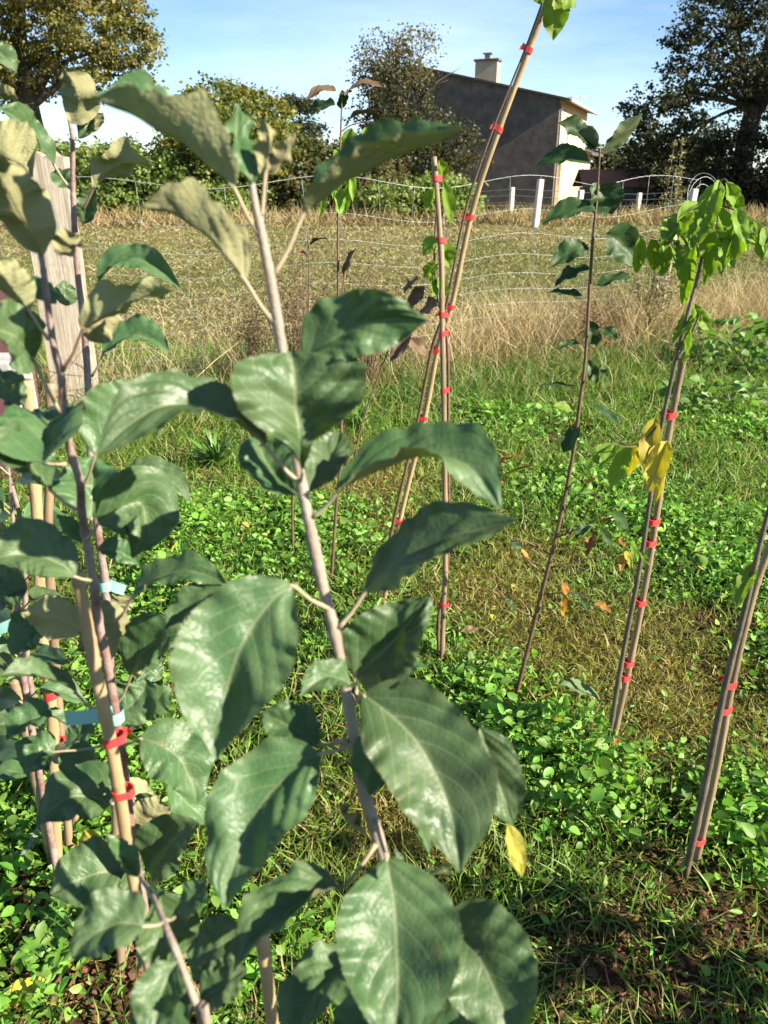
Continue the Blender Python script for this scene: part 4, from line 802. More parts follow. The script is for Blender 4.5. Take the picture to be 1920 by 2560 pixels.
# ---------------------------------------------------------------- apple sapling behind, in front of the sleeper post
YC = 1.02
cs = thing('apple_sapling', 'apple sapling growing up in front of the grey sleeper post', 'sapling', (PY(310, 2420, YC)[0], YC, 0))
cp_ = [(156, 226), (180, 340), (182, 460), (187, 576), (195, 690), (205, 770), (213, 850), (220, 960), (224, 1100), (238, 1260), (252, 1380), (262, 1450), (275, 1640), (290, 2000), (306, 2300), (312, 2430)]
cw = [PY(u, v, YC) for u, v in cp_]; cw[-1][2] = -.02
stem(cs, cw[::-1], [.0068, .0064, .006, .0056, .0054, .005, .0046, .0042, .0038, .0034, .0027, .0018], 'stem2', per=7)
for b_, t_, Yb, Yt_, W_, rl, ar, sd_, stk, kw in [
 ((136, 414), (-5, 270), .98, .92, 90, 50, 20, 0, (176, 472), dict(fold=.35, twist=.5)), ((233, 470), (382, 413), .98, .95, 105, 135, 28, 0, (206, 523), dict(fold=.45, wav=.12, twist=-.4, stalkmat='redstalk')),
 ((178, 310), (155, 165), .98, .96, 105, 160, 0, 24, None, dict(fold=.3, wav=.1)), ((222, 335), (258, 282), 1.0, 1.0, 48, 150, 0, 0, None, dict(fold=.3)), ((196, 345), (226, 283), .99, 1.0, 55, 30, 0, 12, None, dict(fold=.4)),
 ((-45, 370), (82, 442), .9, .92, 190, 160, 10, 0, None, dict(fold=.3)), ((-20, 230), (48, 248), .95, .95, 55, 140, 0, 0, None, dict(fold=.3)), ((-25, 115), (42, 182), .95, .95, 62, 30, 8, 0, None, dict(fold=.3)),
 ((246, 706), (452, 720), .98, .96, 95, 45, 62, -10, (214, 768), dict(fold=.3, curl=.25, twist=.4)), ((256, 888), (424, 882), .98, .97, 95, 42, 45, 0, (230, 940), dict(fold=.3, curl=.2)),
 ((305, 1198), (478, 1256), .99, .98, 90, 35, 42, 0, (228, 1160), dict(fold=.25, curl=.1)), ((190, 470), (130, 430), 1.06, 1.08, 60, 20, 0, 0, None, dict(fold=.3)), ((205, 560), (240, 470), 1.08, 1.08, 60, 20, 0, 0, None, dict(fold=.3)),
 ((165, 765), (160, 700), 1.04, 1.05, 60, 20, 0, 0, None, dict(fold=.3)), ((295, 1270), (360, 1310), 1.05, 1.05, 80, 30, 0, 0, None, dict(fold=.3)), ((270, 1530), (330, 1490), 1.05, 1.05, 70, 150, 0, 0, (272, 1590), dict(fold=.2)),
 ((255, 1470), (240, 1560), 1.06, 1.06, 60, 30, 0, 0, None, dict(fold=.2)), ((300, 1950), (380, 2060), 1.0, 1.0, 90, 160, 0, 0, None, dict(fold=.2)), ((300, 2130), (350, 2230), 1.0, 1.0, 80, 30, 0, 0, None, dict(fold=.2)), ((300, 2320), (270, 2380), 1.0, 1.0, 40, 30, 0, 0, None, dict(fold=.2)),
 ((310, 1800), (400, 1760), 1.02, 1.0, 90, 30, 0, 0, None, dict(fold=.2)), ((330, 1640), (400, 1700), 1.02, 1.0, 90, 30, 0, 0, None, dict(fold=.2))]:
    ypleaf(cs, b_, t_, Yb, Yt_, W_, rl, ar, sd_, stk, nx=60, nh=6, stalkr=.0014, **kw)
k1 = PY(288, 2000, 1.0); k0 = PY(298, 2420, 1.0); k0[2] = -.02
ct, cqq, css = cane('bamboo_cane', 'stubby cane hidden among leaves with red bands near the ground', [k0, k1], .008, 'oldcane'); ties_at(ct, cqq, [2090, 2255], .012, (.006, .02, 0), .016)

# ---------------------------------------------------------------- leafy saplings and canes at the left edge
for nm, lab, pts, Y_, r_, mat, tv in [
 ('bamboo_cane', 'thick yellow bamboo cane in front of the maroon board', [(142, 2110), (130, 1780), (104, 1577), (92, 1280), (66, 950)], 1.22, .0105, 'bamboo', [1735, 1875]),
 ('bamboo_cane', 'thin yellow bamboo cane leaning on the thick cane by the maroon board', [(176, 2144), (150, 1800), (122, 1400), (124, 1200), (127, 958)], 1.26, .0085, 'oldcane', []),
 ('bamboo_cane', 'dull short cane with a red band beside the white ring', [(127, 2122), (92, 1950), (60, 1800), (34, 1700)], 1.24, .011, 'oldcane', [1902]),
 ('bamboo_cane', 'pale short cane stub standing beside the white ring', [(198, 2095), (180, 1990), (160, 1900)], 1.33, .010, 'oldcane', [])]:
    w_ = [PY(u, v, Y_) for u, v in pts]; b0 = w_[0].copy(); b0[2] = -.02
    ct, cqq, css = cane(nm, lab, [b0] + w_, r_, mat, nodes=7)
    if tv: ties_at(ct, cqq, tv, r_ * 1.1, (.006, .008, 0), .02)
def small_sapling(label, pts, Y_, r0, leaves, mats, stemmat, name='apple_sapling', nx=24, nh=5, rad=None):
    w_ = [PY(u, v, Y_ if not isinstance(Y_, tuple) else Y_[0] + (Y_[1] - Y_[0]) * i / (len(pts) - 1)) for i, (u, v) in enumerate(pts)]
    w_[0][2] = min(w_[0][2], -.01) if w_[0][2] < .25 else w_[0][2]
    t = thing(name, label, 'sapling', (w_[0][0], w_[0][1], 0)); stem(t, w_, [r0, r0 * .85, r0 * .7, r0 * .5, r0 * .28], stemmat, per=7)
    return t
for lab, pts, Y_, seed in [('apple sapling with dense shaded leaves at the thick yellow cane', [(120, 2100), (60, 1700), (40, 1400), (20, 1150)], 1.15, 3),
                           ('small apple sapling with pale leaves behind the two yellow canes', [(165, 2020), (75, 1700), (60, 1360), (20, 1180), (-20, 1020)], 1.45, 5)]:
    t = small_sapling(lab, pts, Y_, .007, None, None, 'stem2'); rr = random.Random(seed)
    for k in range(20):
        v0 = rr.uniform(1180, 2000); u0 = np.interp(v0, [1100, 1400, 1700, 2100], [20, 45, 65, 120]); an_ = rr.choice([0, math.pi]) + rr.uniform(-.5, .5); ln = rr.uniform(70, 125)
        u1, v1 = u0 + math.cos(an_) * ln, v0 + math.sin(an_) * ln * .6 + rr.uniform(-10, 30); b0 = (u0 + math.cos(an_) * 25, v0 - 15)
        ypleaf(t, b0, (u1 + math.cos(an_) * 25, v1), Y_ + rr.uniform(-.08, .08), Y_ + rr.uniform(-.12, .05), ln * rr.uniform(.55, .75), rr.choice([15, 30, 45, 60, 150]), rr.uniform(0, 20), 0, (u0, v0 + 5), nx=20, nh=5, fold=rr.uniform(.15, .4), stalkr=.0013)
def tagstrip(label, a, b, z, wrap, h=.016):
    """a folded plastic strip label between two pixels"""
    p0, p1 = P(*a, z), P(*b, z); ax = p1 - p0; upv = unit(np.cross(ax, FWD)); upv = upv if np.dot(upv, UP) > 0 else -upv
    n = 10; V = []
    for k in range(n):
        s = k / (n - 1); c = p0 + ax * s - FWD * .004 * math.sin(s * 3.0)
        for sg in (-.5, .5):
            for th in (0, .0006): V.append(c + upv * h * sg + FWD * th)
    V = np.array(V); Fq = []
    for k in range(n - 1):
        a_ = 4 * k; Fq += [[a_, a_ + 4, a_ + 6, a_ + 2], [a_ + 1, a_ + 3, a_ + 7, a_ + 5], [a_, a_ + 1, a_ + 5, a_ + 4], [a_ + 2, a_ + 6, a_ + 7, a_ + 3]]
    Fq += [[0, 2, 3, 1], [4 * n - 4, 4 * n - 3, 4 * n - 1, 4 * n - 2]]
    t = thing('plant_label', label, 'label', p0); link('label_strip', mesh_np('label_strip', V, [np.array(Fq)], M['tagm'], False), t)
    c = np.asarray(wrap[0], float); V, Fs = tube_np(np.array([c - [0, 0, h * .5], c + [0, 0, h * .5]]), wrap[1], 14, False); link('label_loop', mesh_np('label_loop', V, Fs, M['tagm']), t)
tagstrip('mint green strip label on the nearer left sapling above its upper red band', (163, 1797), (282, 1782), vz(235, 1790, YB - .02), (PY(287, 1788, YB + .008), .0085), .0125)
tagstrip('mint green strip label curled on the sapling before the sleeper post', (262, 1456), (312, 1476), vz(285, 1470, YC), (PY(263, 1462, YC), .010), .016)
tagstrip('mint green strip label tilted beside the thick yellow cane', (-12, 1578), (66, 1546), vz(30, 1565, 1.0), (PY(-16, 1580, 1.0), .009), .016)

# ---------------------------------------------------------------- the row of thin saplings in mid distance
def lv(parent, items, Y_, mats, nx=20, nh=4, stalkmat='stalk', stalkr=.0011, spread=.03, serr=.05, teeth=18, stretch=1.0):
    """items: (base u,v, tip u,v, width px, roll, arch, [mats])"""
    for it in items:
        (u0, v0, u1, v1, W_, rl, ar) = it[:7]; mm = it[7] if len(it) > 7 else mats; u1, v1, W_ = u0 + (u1 - u0) * stretch, v0 + (v1 - v0) * stretch, W_ * (.9 if stretch > 1 else 1)
        ypleaf(parent, (u0, v0), (u1, v1), Y_ + random.uniform(-spread, spread), Y_ + random.uniform(-spread * 1.6, spread), W_, rl, ar, 0, it[8] if len(it) > 8 else None,
               mats=mm, nx=nx, nh=nh, fold=random.uniform(.15, .4), curl=random.uniform(-.1, .2), stalkmat=stalkmat, stalkr=stalkr, serr=serr, teeth=teeth, wav=random.uniform(.03, .09), twist=random.uniform(-.4, .4))
LI = ('lime', 'limeunder'); CH = ('cherry', 'cherryunder'); OR = ('orange', 'orange'); BR = ('brown', 'brown'); YE = ('yellow', 'yellow')
# upright stake pair in the middle
Ym = G(1105, 1655)[1]
def gpt(p): p = np.array(p); p[2] = -.02; return p
q = [gpt(G(1105, 1655))] + [PY(u, v, Ym) for u, v in [(1109, 1512), (1113, 1411), (1111, 1095), (1105, 795), (1103, 640), (1085, 392)]]
ct, qq, ss = cane('bamboo_cane', 'upright grey-topped cane with many red bands beside the leaning cane', q, .0075, 'oldcane', nodes=8)
ties_at(ct, qq, [448, 597, 787, 835, 985, 1508], .0085, (.007, .003, 0), .013)
t = small_sapling('thin sapling with light green oval leaves tied to the upright cane', [(1098, 1660), (1096, 1545), (1119, 1411), (1121, 1100), (1118, 856), (1094, 740), (1086, 640), (1092, 520), (1100, 400)], Ym + .02, .0055, None, None, 'twig', 'hackberry_sapling')
lv(t, [(1098, 400, 1112, 448, 34, 20, 0), (1108, 452, 1128, 565, 42, 30, 0), (1088, 470, 1062, 520, 34, 30, 0), (1105, 600, 1125, 672, 50, 20, 0), (1095, 605, 1058, 640, 45, 40, 8), (1088, 655, 1060, 695, 34, 20, 0),
       (1088, 690, 1082, 742, 30, 40, 0), (1098, 690, 1110, 752, 38, 20, 0), (1062, 716, 1020, 775, 40, 30, 0, BR), (1095, 765, 1050, 800, 50, 60, 10, BR), (1095, 660, 1075, 705, 28, 60, 0)], Ym + .01, LI)
# leaning cane
Yb = G(955, 1515)[1]; ups = [(1000, 1300), (1062, 1040), (1095, 870), (1130, 760), (1180, 530), (1240, 345), (1322, 125), (1385, -45)]
q = [gpt(G(955, 1515))] + [PY(u, v, Yb - .25 * i / 8) for i, (u, v) in enumerate(ups)]
ct, qq, ss = cane('bamboo_cane', 'long golden bamboo cane leaning right across the sky', q, .0078, 'bamboo', nodes=9)
ties_at(ct, qq, [125, 328, 533, 768, 872, 1038, 1298], .009, (-.010, .002, 0), .013)
t = small_sapling('thin dark sapling tied along the long leaning cane', [(940, 1518), (985, 1300), (1046, 1040), (1080, 870), (1116, 760), (1163, 530), (1224, 345), (1312, 125), (1372, -40)], (Yb + .01, Yb - .24), .006, None, None, 'twig', 'hackberry_sapling')
lv(t, [(1388, -25, 1383, 102, 72, 20, 0), (1395, -30, 1440, 20, 60, 40, 0), (1378, -20, 1330, -5, 50, 30, 0)], Yb - .25, LI, nx=28, nh=6)
# tall saplings behind
Yk = G(828, 1450)[1]
t = small_sapling('tall thin sapling with withered leaves on top and drooping bright ones below', [(828, 1450), (838, 1300), (853, 1100), (846, 800), (845, 600), (846, 470), (853, 300), (855, 225)], Yk, .0062, None, None, 'twig', 'hackberry_sapling')
lv(t, [(840, 228, 765, 252, 34, 60, 14, BR), (838, 262, 758, 290, 40, 60, 8, CH), (855, 225, 852, 272, 36, 30, 0, CH), (868, 228, 958, 218, 36, 70, 12, BR), (872, 300, 948, 285, 34, 100, 10, BR), (862, 240, 880, 225, 20, 60, 0, BR),
       (880, 320, 868, 385, 40, 20, 0), (912, 318, 930, 375, 36, 20, 0), (925, 312, 945, 350, 30, 40, 0), (858, 365, 838, 420, 34, 20, 0), (862, 400, 872, 470, 36, 25, 0), (878, 430, 882, 505, 26, 20, 0), (842, 430, 832, 500, 28, 20, 0), (850, 470, 848, 545, 30, 15, 0), (815, 470, 800, 545, 26, 20, 0), (868, 460, 862, 535, 24, 20, 0), (890, 380, 905, 440, 36, 30, 0),
       (858, 692, 890, 620, 30, 60, 0, BR)], Yk, LI)
tube('branch', [PY(852, 330, Yk), PY(880, 312, Yk), PY(925, 305, Yk), PY(960, 318, Yk)], [.002, .0016, .001], M['twig'], t, 6, 4)
tube('branch', [PY(846, 800, Yk), PY(860, 700, Yk), PY(868, 640, Yk)], [.002, .0016, .001], M['twig'], t, 6, 4)
Yj = G(733, 1385)[1]
t = small_sapling('bare thin sapling with one curled brown leaf among dry weeds', [(733, 1385), (732, 1250), (752, 1000), (768, 850), (772, 700), (770, 575)], Yj, .0055, None, None, 'twig', 'young_sapling')
lv(t, [(775, 615, 820, 600, 26, 100, 8, BR), (768, 585, 742, 575, 18, 80, 4, BR), (768, 632, 745, 640, 18, 60, 0, BR)], Yj, BR)
Yi = G(875, 1260)[1]
t = small_sapling('slanting thin sapling holding three withered spotted leaves', [(870, 1280), (880, 1190), (905, 1060), (965, 890), (1000, 800), (1015, 735)], Yi, .005, None, None, 'twig', 'young_sapling')
lv(t, [(1028, 835, 975, 905, 42, 40, 0, BR), (1022, 845, 1065, 890, 38, 30, 0, BR), (1010, 840, 1042, 812, 26, 60, 0, BR), (1010, 735, 1050, 690, 34, 60, 0, BR)], Yi, BR)
# plum-like sapling with dark leaves
Yc = G(1287, 1745)[1]
cpts = [(1287, 1748), (1310, 1660), (1350, 1500), (1378, 1390), (1402, 1290), (1430, 1150), (1448, 1020), (1463, 900), (1474, 720), (1482, 600), (1490, 520), (1496, 440), (1500, 370)]
t = small_sapling('slim sapling with dark glossy oval leaves and orange leaves on its low twigs', cpts, (Yc, Yc - .08), .0062, None, None, 'twig', 'plum_sapling')
lv(t, [(1490, 372, 1392, 308, 60, 40, 14), (1492, 368, 1438, 338, 52, 150, 6), (1512, 385, 1606, 283, 56, 140, -6), (1474, 406, 1343, 415, 62, 40, 14), (1500, 462, 1532, 535, 92, 10, 0), (1496, 460, 1488, 512, 50, 20, 0), (1490, 530, 1354, 562, 66, 50, 16),
       (1515, 585, 1592, 672, 95, 20, 16), (1472, 622, 1378, 668, 64, 30, 14), (1474, 672, 1386, 716, 44, 50, 8), (1492, 716, 1582, 694, 38, 50, 8), (1460, 748, 1366, 733, 36, 60, 6), (1470, 802, 1490, 872, 44, 15, 0), (1508, 820, 1542, 848, 34, 30, 0),
       (1450, 860, 1390, 872, 28, 60, 4), (1470, 900, 1490, 962, 34, 15, 0), (1500, 925, 1520, 940, 20, 40, 0), (1436, 966, 1344, 966, 24, 70, 3), (1436, 1026, 1382, 1016, 30, 40, 4, LI), (1486, 1014, 1552, 1066, 30, 40, 4), (1448, 1064, 1408, 1132, 46, 25, 0)],
   Yc - .05, CH, 24, 5, 'redstalk', .0012)
br = [([(1390, 1345), (1470, 1310), (1545, 1262)], [(1470, 1312, 1440, 1345, 34, 30, 0, CH), (1500, 1320, 1530, 1370, 30, 30, 0, CH), (1530, 1280, 1570, 1320, 34, 30, 0, CH), (1485, 1335, 1468, 1392, 30, 25, 0, OR), (1505, 1310, 1568, 1285, 22, 80, 4, OR)]),
      ([(1372, 1420), (1480, 1395), (1600, 1370)], [(1555, 1385, 1552, 1428, 20, 20, 0, OR), (1560, 1380, 1575, 1410, 26, 50, 0, YE), (1550, 1345, 1560, 1368, 18, 30, 0, OR)]),
      ([(1362, 1485), (1430, 1482), (1490, 1505)], [(1418, 1485, 1405, 1455, 22, 30, 0, OR), (1415, 1490, 1412, 1545, 30, 15, 0, OR), (1450, 1495, 1472, 1525, 24, 30, 0), (1490, 1505, 1528, 1532, 22, 40, 0, OR), (1432, 1480, 1450, 1500, 18, 40, 0)]),
      ([(1362, 1440), (1310, 1390), (1250, 1300), (1215, 1185)], [(1235, 1170, 1305, 1138, 26, 70, 6, OR), (1250, 1195, 1340, 1165, 22, 90, 6, OR), (1230, 1180, 1200, 1200, 22, 60, 0, OR), (1278, 1350, 1300, 1390, 30, 40, 0), (1260, 1205, 1235, 1225, 22, 40, 0, OR), (1300, 1375, 1325, 1400, 22, 60, 0, OR)]),
      ([(1382, 1390), (1330, 1360), (1285, 1345)], []), ([(1340, 1545), (1290, 1520), (1240, 1470), (1190, 1410)], [(1240, 1515, 1232, 1552, 24, 20, 0, YE), (1290, 1525, 1262, 1500, 26, 40, 0)]),
      ([(1402, 1290), (1440, 1240), (1490, 1190)], [(1472, 1236, 1502, 1250, 20, 60, 0, BR), (1460, 1210, 1490, 1198, 18, 60, 0, OR)])]
for pts, lf in br:
    tube('branch', [PY(u, v, Yc - .03 * k) for k, (u, v) in enumerate(pts)], [.0026, .0018, .001], M['twig'], t, 6, 5)
    lv(t, lf, Yc - .04, CH, 16, 4)
# hackberry with drooping lime leaves
Yh = G(1512, 1895)[1]
hp_ = [(1512, 1898), (1530, 1800), (1548, 1690), (1572, 1560), (1590, 1470), (1612, 1340), (1632, 1200), (1655, 1060), (1690, 900), (1720, 780), (1742, 700), (1762, 610), (1785, 520), (1800, 455)]
t = small_sapling('grey-stemmed sapling with a drooping head of lime green leaves', hp_, (Yh, Yh - .12), .0064, None, None, 'greytwig', 'hackberry_sapling')
q = [gpt(G(1522, 1895))] + [PY(u, v, Yh + .02 - .01 * k) for k, (u, v) in enumerate([(1575, 1660), (1612, 1470), (1640, 1300), (1664, 1130), (1690, 990), (1708, 900), (1722, 835)])]
ct, qq, ss = cane('bamboo_cane', 'straight brown cane with red bands behind the lime-leaved sapling', q, .0072, 'oldcane', nodes=8)
ties_at(ct, qq, [1036, 1297, 1360, 1505, 1655, 1690, 1855], .0085, (-.011, -.008, 0), .014)
tube('branch', [PY(1690, 900, Yh - .1), PY(1722, 850, Yh - .1), PY(1755, 770, Yh - .1)], [.004, .003, .0022], M['greytwig'], t, 7, 4)
for pts in [[(1758, 620), (1700, 610), (1590, 590)], [(1790, 510), (1850, 530), (1915, 570)], [(1780, 540), (1720, 530), (1660, 545)], [(1800, 455), (1812, 448), (1830, 470)], [(1770, 590), (1830, 600), (1890, 580)], [(1645, 1065), (1590, 1115), (1530, 1110)]]:
    tube('branch', [PY(u, v, Yh - .1 - .02 * k) for k, (u, v) in enumerate(pts)], [.0022, .0016, .0009], M['twig'], t, 6, 5)
lv(t, [(1798, 450, 1790, 520, 36, 20, 0), (1790, 462, 1752, 520, 42, 30, 0), (1815, 455, 1850, 520, 44, 20, 0), (1800, 470, 1778, 548, 46, 15, 0), (1825, 470, 1845, 545, 48, 20, 0), (1778, 500, 1735, 560, 48, 30, 0), (1785, 520, 1750, 600, 50, 20, 0),
       (1800, 520, 1815, 600, 46, 20, 0), (1840, 520, 1860, 600, 44, 20, 0), (1865, 535, 1868, 620, 52, 20, 0), (1890, 545, 1905, 640, 50, 15, 0), (1910, 565, 1925, 650, 44, 25, 0), (1865, 560, 1840, 640, 46, 30, 0), (1735, 530, 1700, 590, 46, 30, 0), (1710, 532, 1672, 595, 46, 25, 0),
       (1670, 545, 1660, 620, 44, 20, 0), (1720, 540, 1730, 620, 40, 20, 0), (1600, 588, 1592, 672, 42, 25, 0), (1630, 592, 1635, 668, 44, 15, 0), (1660, 598, 1655, 680, 48, 15, 0), (1690, 600, 1690, 680, 50, 20, 0), (1715, 605, 1700, 690, 46, 25, 0), (1740, 612, 1710, 745, 46, 20, 0), (1745, 620, 1728, 690, 30, 40, 0),
       (1790, 575, 1830, 660, 58, 20, 0), (1800, 600, 1765, 700, 44, 25, 0), (1820, 600, 1805, 680, 40, 30, 0), (1770, 560, 1762, 640, 44, 20, 0), (1755, 505, 1700, 545, 40, 40, 8), (1850, 540, 1885, 600, 40, 20, 0), (1835, 560, 1815, 640, 36, 30, 0), (1700, 560, 1655, 610, 38, 35, 6), (1695, 580, 1742, 640, 40, 20, 0),
       (1742, 775, 1690, 850, 50, 30, 0), (1745, 775, 1770, 820, 46, 25, 0), (1730, 790, 1712, 900, 40, 30, 0), (1735, 760, 1748, 800, 34, 20, 0), (1728, 830, 1718, 880, 30, 40, 0),
       (1640, 1042, 1612, 1168, 58, 15, 0, YE), (1668, 1102, 1624, 1218, 76, 8, 0, YE), (1575, 1112, 1532, 1208, 54, 20, 0), (1545, 1108, 1505, 1165, 40, 30, 0), (1530, 1110, 1480, 1140, 32, 40, 0), (1520, 1112, 1470, 1175, 34, 25, 0), (1598, 1105, 1572, 1180, 42, 25, 0, YE), (1560, 1108, 1545, 1170, 34, 40, 0), (1660, 1180, 1642, 1248, 30, 30, 0, YE), (1580, 1350, 1588, 1402, 20, 30, 0), (1600, 1380, 1622, 1412, 22, 40, 0)],
   Yh - .10, LI, 22, 5, spread=.05, teeth=16, serr=.05, stretch=1.14)
lv(t, [(1500, 1748, 1398, 1712, 60, 55, 4)], Yh + .03, ('cherryunder', 'cherryunder'), 22, 5)
# rightmost pair
Ye = G(1712, 2190)[1]
q = [gpt(G(1738, 2165))] + [PY(u, v, Ye + .03) for u, v in [(1790, 1930), (1832, 1700), (1885, 1480), (1935, 1330), (1990, 1100)]]
ct, qq, ss = cane('bamboo_cane', 'dark weathered cane standing in the bare soil patch', q, .0072, 'oldcane', nodes=9); ties_at(ct, qq, [1702, 1775, 2095], .0085, (-.013, -.006, 0), .014)
t = small_sapling('bare brown sapling with a single yellow-green leaf over the soil patch', [(1712, 2192), (1755, 2000), (1812, 1720), (1858, 1540), (1900, 1360), (1940, 1200), (1975, 1000)], (Ye, Ye - .03), .0078, None, None, 'greytwig', 'hackberry_sapling')
lv(t, [(1888, 1402, 1838, 1524, 44, 20, 0), (1985, 1000, 2060, 1080, 60, 20, 0), (1975, 980, 1950, 900, 60, 30, 0)], Ye - .02, LI, 26, 6)

# ---------------------------------------------------------------- weeds and small things
def dry_weed(label, u, v, h, n, seed, cols=((0.15, 0.10, 0.055), (0.10, 0.065, 0.038)), leafy=False, group=None, name='dry_weed'):
    b = G(u, v); t = thing(name, label, 'weed', (b[0], b[1], 0), group); rr = np.random.default_rng(seed); pts = []; 
    V = []; Fs4 = []; Fs3 = []; off = 0
    for k in range(n):
        a = rr.random() * 6.28; le = h * (.55 + .5 * rr.random()); lean = (.08 + .28 * rr.random()); base_ = b + [rr.normal(0, .05), rr.normal(0, .05), -.01]
        p = [base_, base_ + [math.cos(a) * lean * le * .4, math.sin(a) * lean * le * .4, le * .55], base_ + [math.cos(a) * lean * le, math.sin(a) * lean * le, le]]
        sm = smooth_path(p, 4); v_, f_ = tube_np(sm, np.linspace(.0028, .001, len(sm)), 4, False); V.append(v_); Fs4.append(f_[0] + off); off += len(v_); pts.append(sm)
        for j in range(4):
            s0 = sm[rr.integers(len(sm) // 3, len(sm))]; a2 = rr.random() * 6.28; l2 = le * (.1 + .16 * rr.random()); e_ = s0 + [math.cos(a2) * l2 * .6, math.sin(a2) * l2 * .6, l2 * .8]; bp_ = np.array([s0, (s0 + e_) / 2 + [0, 0, .01], e_])
            v_, f_ = tube_np(bp_, [.0015, .0011, .0008], 4, False); V.append(v_); Fs4.append(f_[0] + off); off += len(v_); pts.append(bp_)
    o = link('stems', mesh_np('stems', np.vstack(V), [np.vstack(Fs4)], M['dryst']), t); o['kind'] = 'stuff'
    al = np.vstack(pts); m = 900 if leafy else 1900; i = rr.integers(0, len(al), m); pos = al[i] + rr.normal(0, .012, (m, 3)); pos[:, 2] = np.maximum(pos[:, 2], .01)
    sz = (.012 + .02 * rr.random(m)) if leafy else (.007 + .013 * rr.random(m)); ci = np.asarray(cols)[rr.integers(0, len(cols), m)] * (.7 + .6 * rr.random((m, 1)))
    o = scatter('seed_heads' if not leafy else 'weed_leaves', *DIAMOND, pos, frames(rand_dir(m, -.6, 1), rand_dir(m, -1, 1)), np.stack([sz, sz * (.35 if leafy else .7), sz], 1), ci, FOL if leafy else DRY, t); o['kind'] = 'stuff'
M['dryst'] = plain('dry_weed_stems', (0.20, 0.13, 0.075), (0.13, 0.085, 0.05), 20, 0.8)
dry_weed('brown bushy dead weed behind the front apple sapling', 760, 985, .95, 46, 1); dry_weed('brown dead weed beside the tall thin sapling', 910, 975, .90, 42, 2); dry_weed('dark dead weed clump left of the bare thin sapling', 630, 985, .75, 26, 3)
dry_weed('dead reddish weed stalks under the far dark-leaved branch', 1480, 905, .5, 16, 4, ((0.24, 0.13, 0.08), (0.18, 0.11, 0.06)))
FB = ((0.17, 0.19, 0.07), (0.22, 0.20, 0.10), (0.13, 0.16, 0.06), (0.30, 0.25, 0.14))
def fleabane(label, u, vb_, vt, Y_, wd, seed):
    b = PY(u, vb_, Y_); b[2] = 0; tp = PY(u, vt, Y_)[2]; t = thing('tall_weed', label, 'weed', (b[0], b[1], 0)); rr = np.random.default_rng(seed); V = []; Fq = []; off = 0; pos = []
    for k in range(9):
        e_ = b + [rr.normal(0, wd * .8), rr.normal(0, wd * .8), tp * (.62 + .42 * rr.random())]; sm = smooth_path([b + [rr.normal(0, .03), rr.normal(0, .03), 0], (b + e_) / 2 + [rr.normal(0, .03), 0, 0], e_], 8)
        v_, f_ = tube_np(sm, np.linspace(.006, .002, len(sm)), 5, False); V.append(v_); Fq.append(f_[0] + off); off += len(v_)
        i = rr.integers(len(sm) // 4, len(sm), 260); fr_ = i / len(sm); pos.append(sm[i] + rr.normal(0, 1, (260, 3)) * (wd * .55 * (1.2 - fr_))[:, None])
    o = link('stems', mesh_np('stems', np.vstack(V), [np.vstack(Fq)], M['dryst']), t); o['kind'] = 'stuff'
    pos = np.vstack(pos); m = len(pos); sz = .02 + .03 * rr.random(m); o = scatter('weed_leaves', *DIAMOND, pos, frames(rand_dir(m, -.3, 1), rand_dir(m, -1, 1)), np.stack([sz, sz * .3, sz], 1), np.asarray(FB)[rr.integers(0, 4, m)] * (.7 + .6 * rr.random((m, 1))), FOL, t); o['kind'] = 'stuff'
fleabane('tall pale green weed spire just behind the fence', 1672, 700, 372, 7.6, .09, 11); fleabane('pale green weed growing round the hidden round fence post', 1640, 800, 610, 6.7, .13, 12)
# leafy clump (bramble seedlings) on the right and rosettes
def leafclump(name, label, u, v, r, h, n, size, col, seed, cat='plant'):
    b = G(u, v); t = thing(name, label, cat, (b[0], b[1], 0)); rr = np.random.default_rng(seed); d = rand_dir(n, -.2, 1); rad = rr.random(n) ** .45
    pos = np.array([b[0], b[1], .02]) + d * rad[:, None] * np.array([r, r, h]); pos[:, 2] = np.maximum(pos[:, 2], .01); sz = size * (.6 + .8 * rr.random(n))
    o = scatter('leaves', *OVAL, pos, frames(d * [1, 1, .3] + rand_dir(n, -.3, .3) * .6, rand_dir(n, .1, 1) + [0, -.3, .4]), np.stack([sz, sz * .68, sz], 1), np.asarray(col) * (.65 + .7 * rr.random((n, 1))), FOL, t); o['kind'] = 'stuff'
    for k in range(6):
        e_ = pos[rr.integers(0, n)]; tube('plant_stem', [np.array([b[0], b[1], 0]), (np.array([b[0], b[1], 0]) + e_) / 2 + [0, 0, .04], e_], [.003, .002, .001], M['twig'], t, 5, 3)
leafclump('bramble_plant', 'leafy green bramble clump in the dry grass beside the drooping sapling', 1850, 930, .55, .42, 420, .085, (0.10, 0.20, 0.035), 21); leafclump('bramble_plant', 'lower bramble tangle with broad leaves spreading before the leafy clump', 1800, 1030, .4, .2, 260, .07, (0.11, 0.21, 0.035), 22)
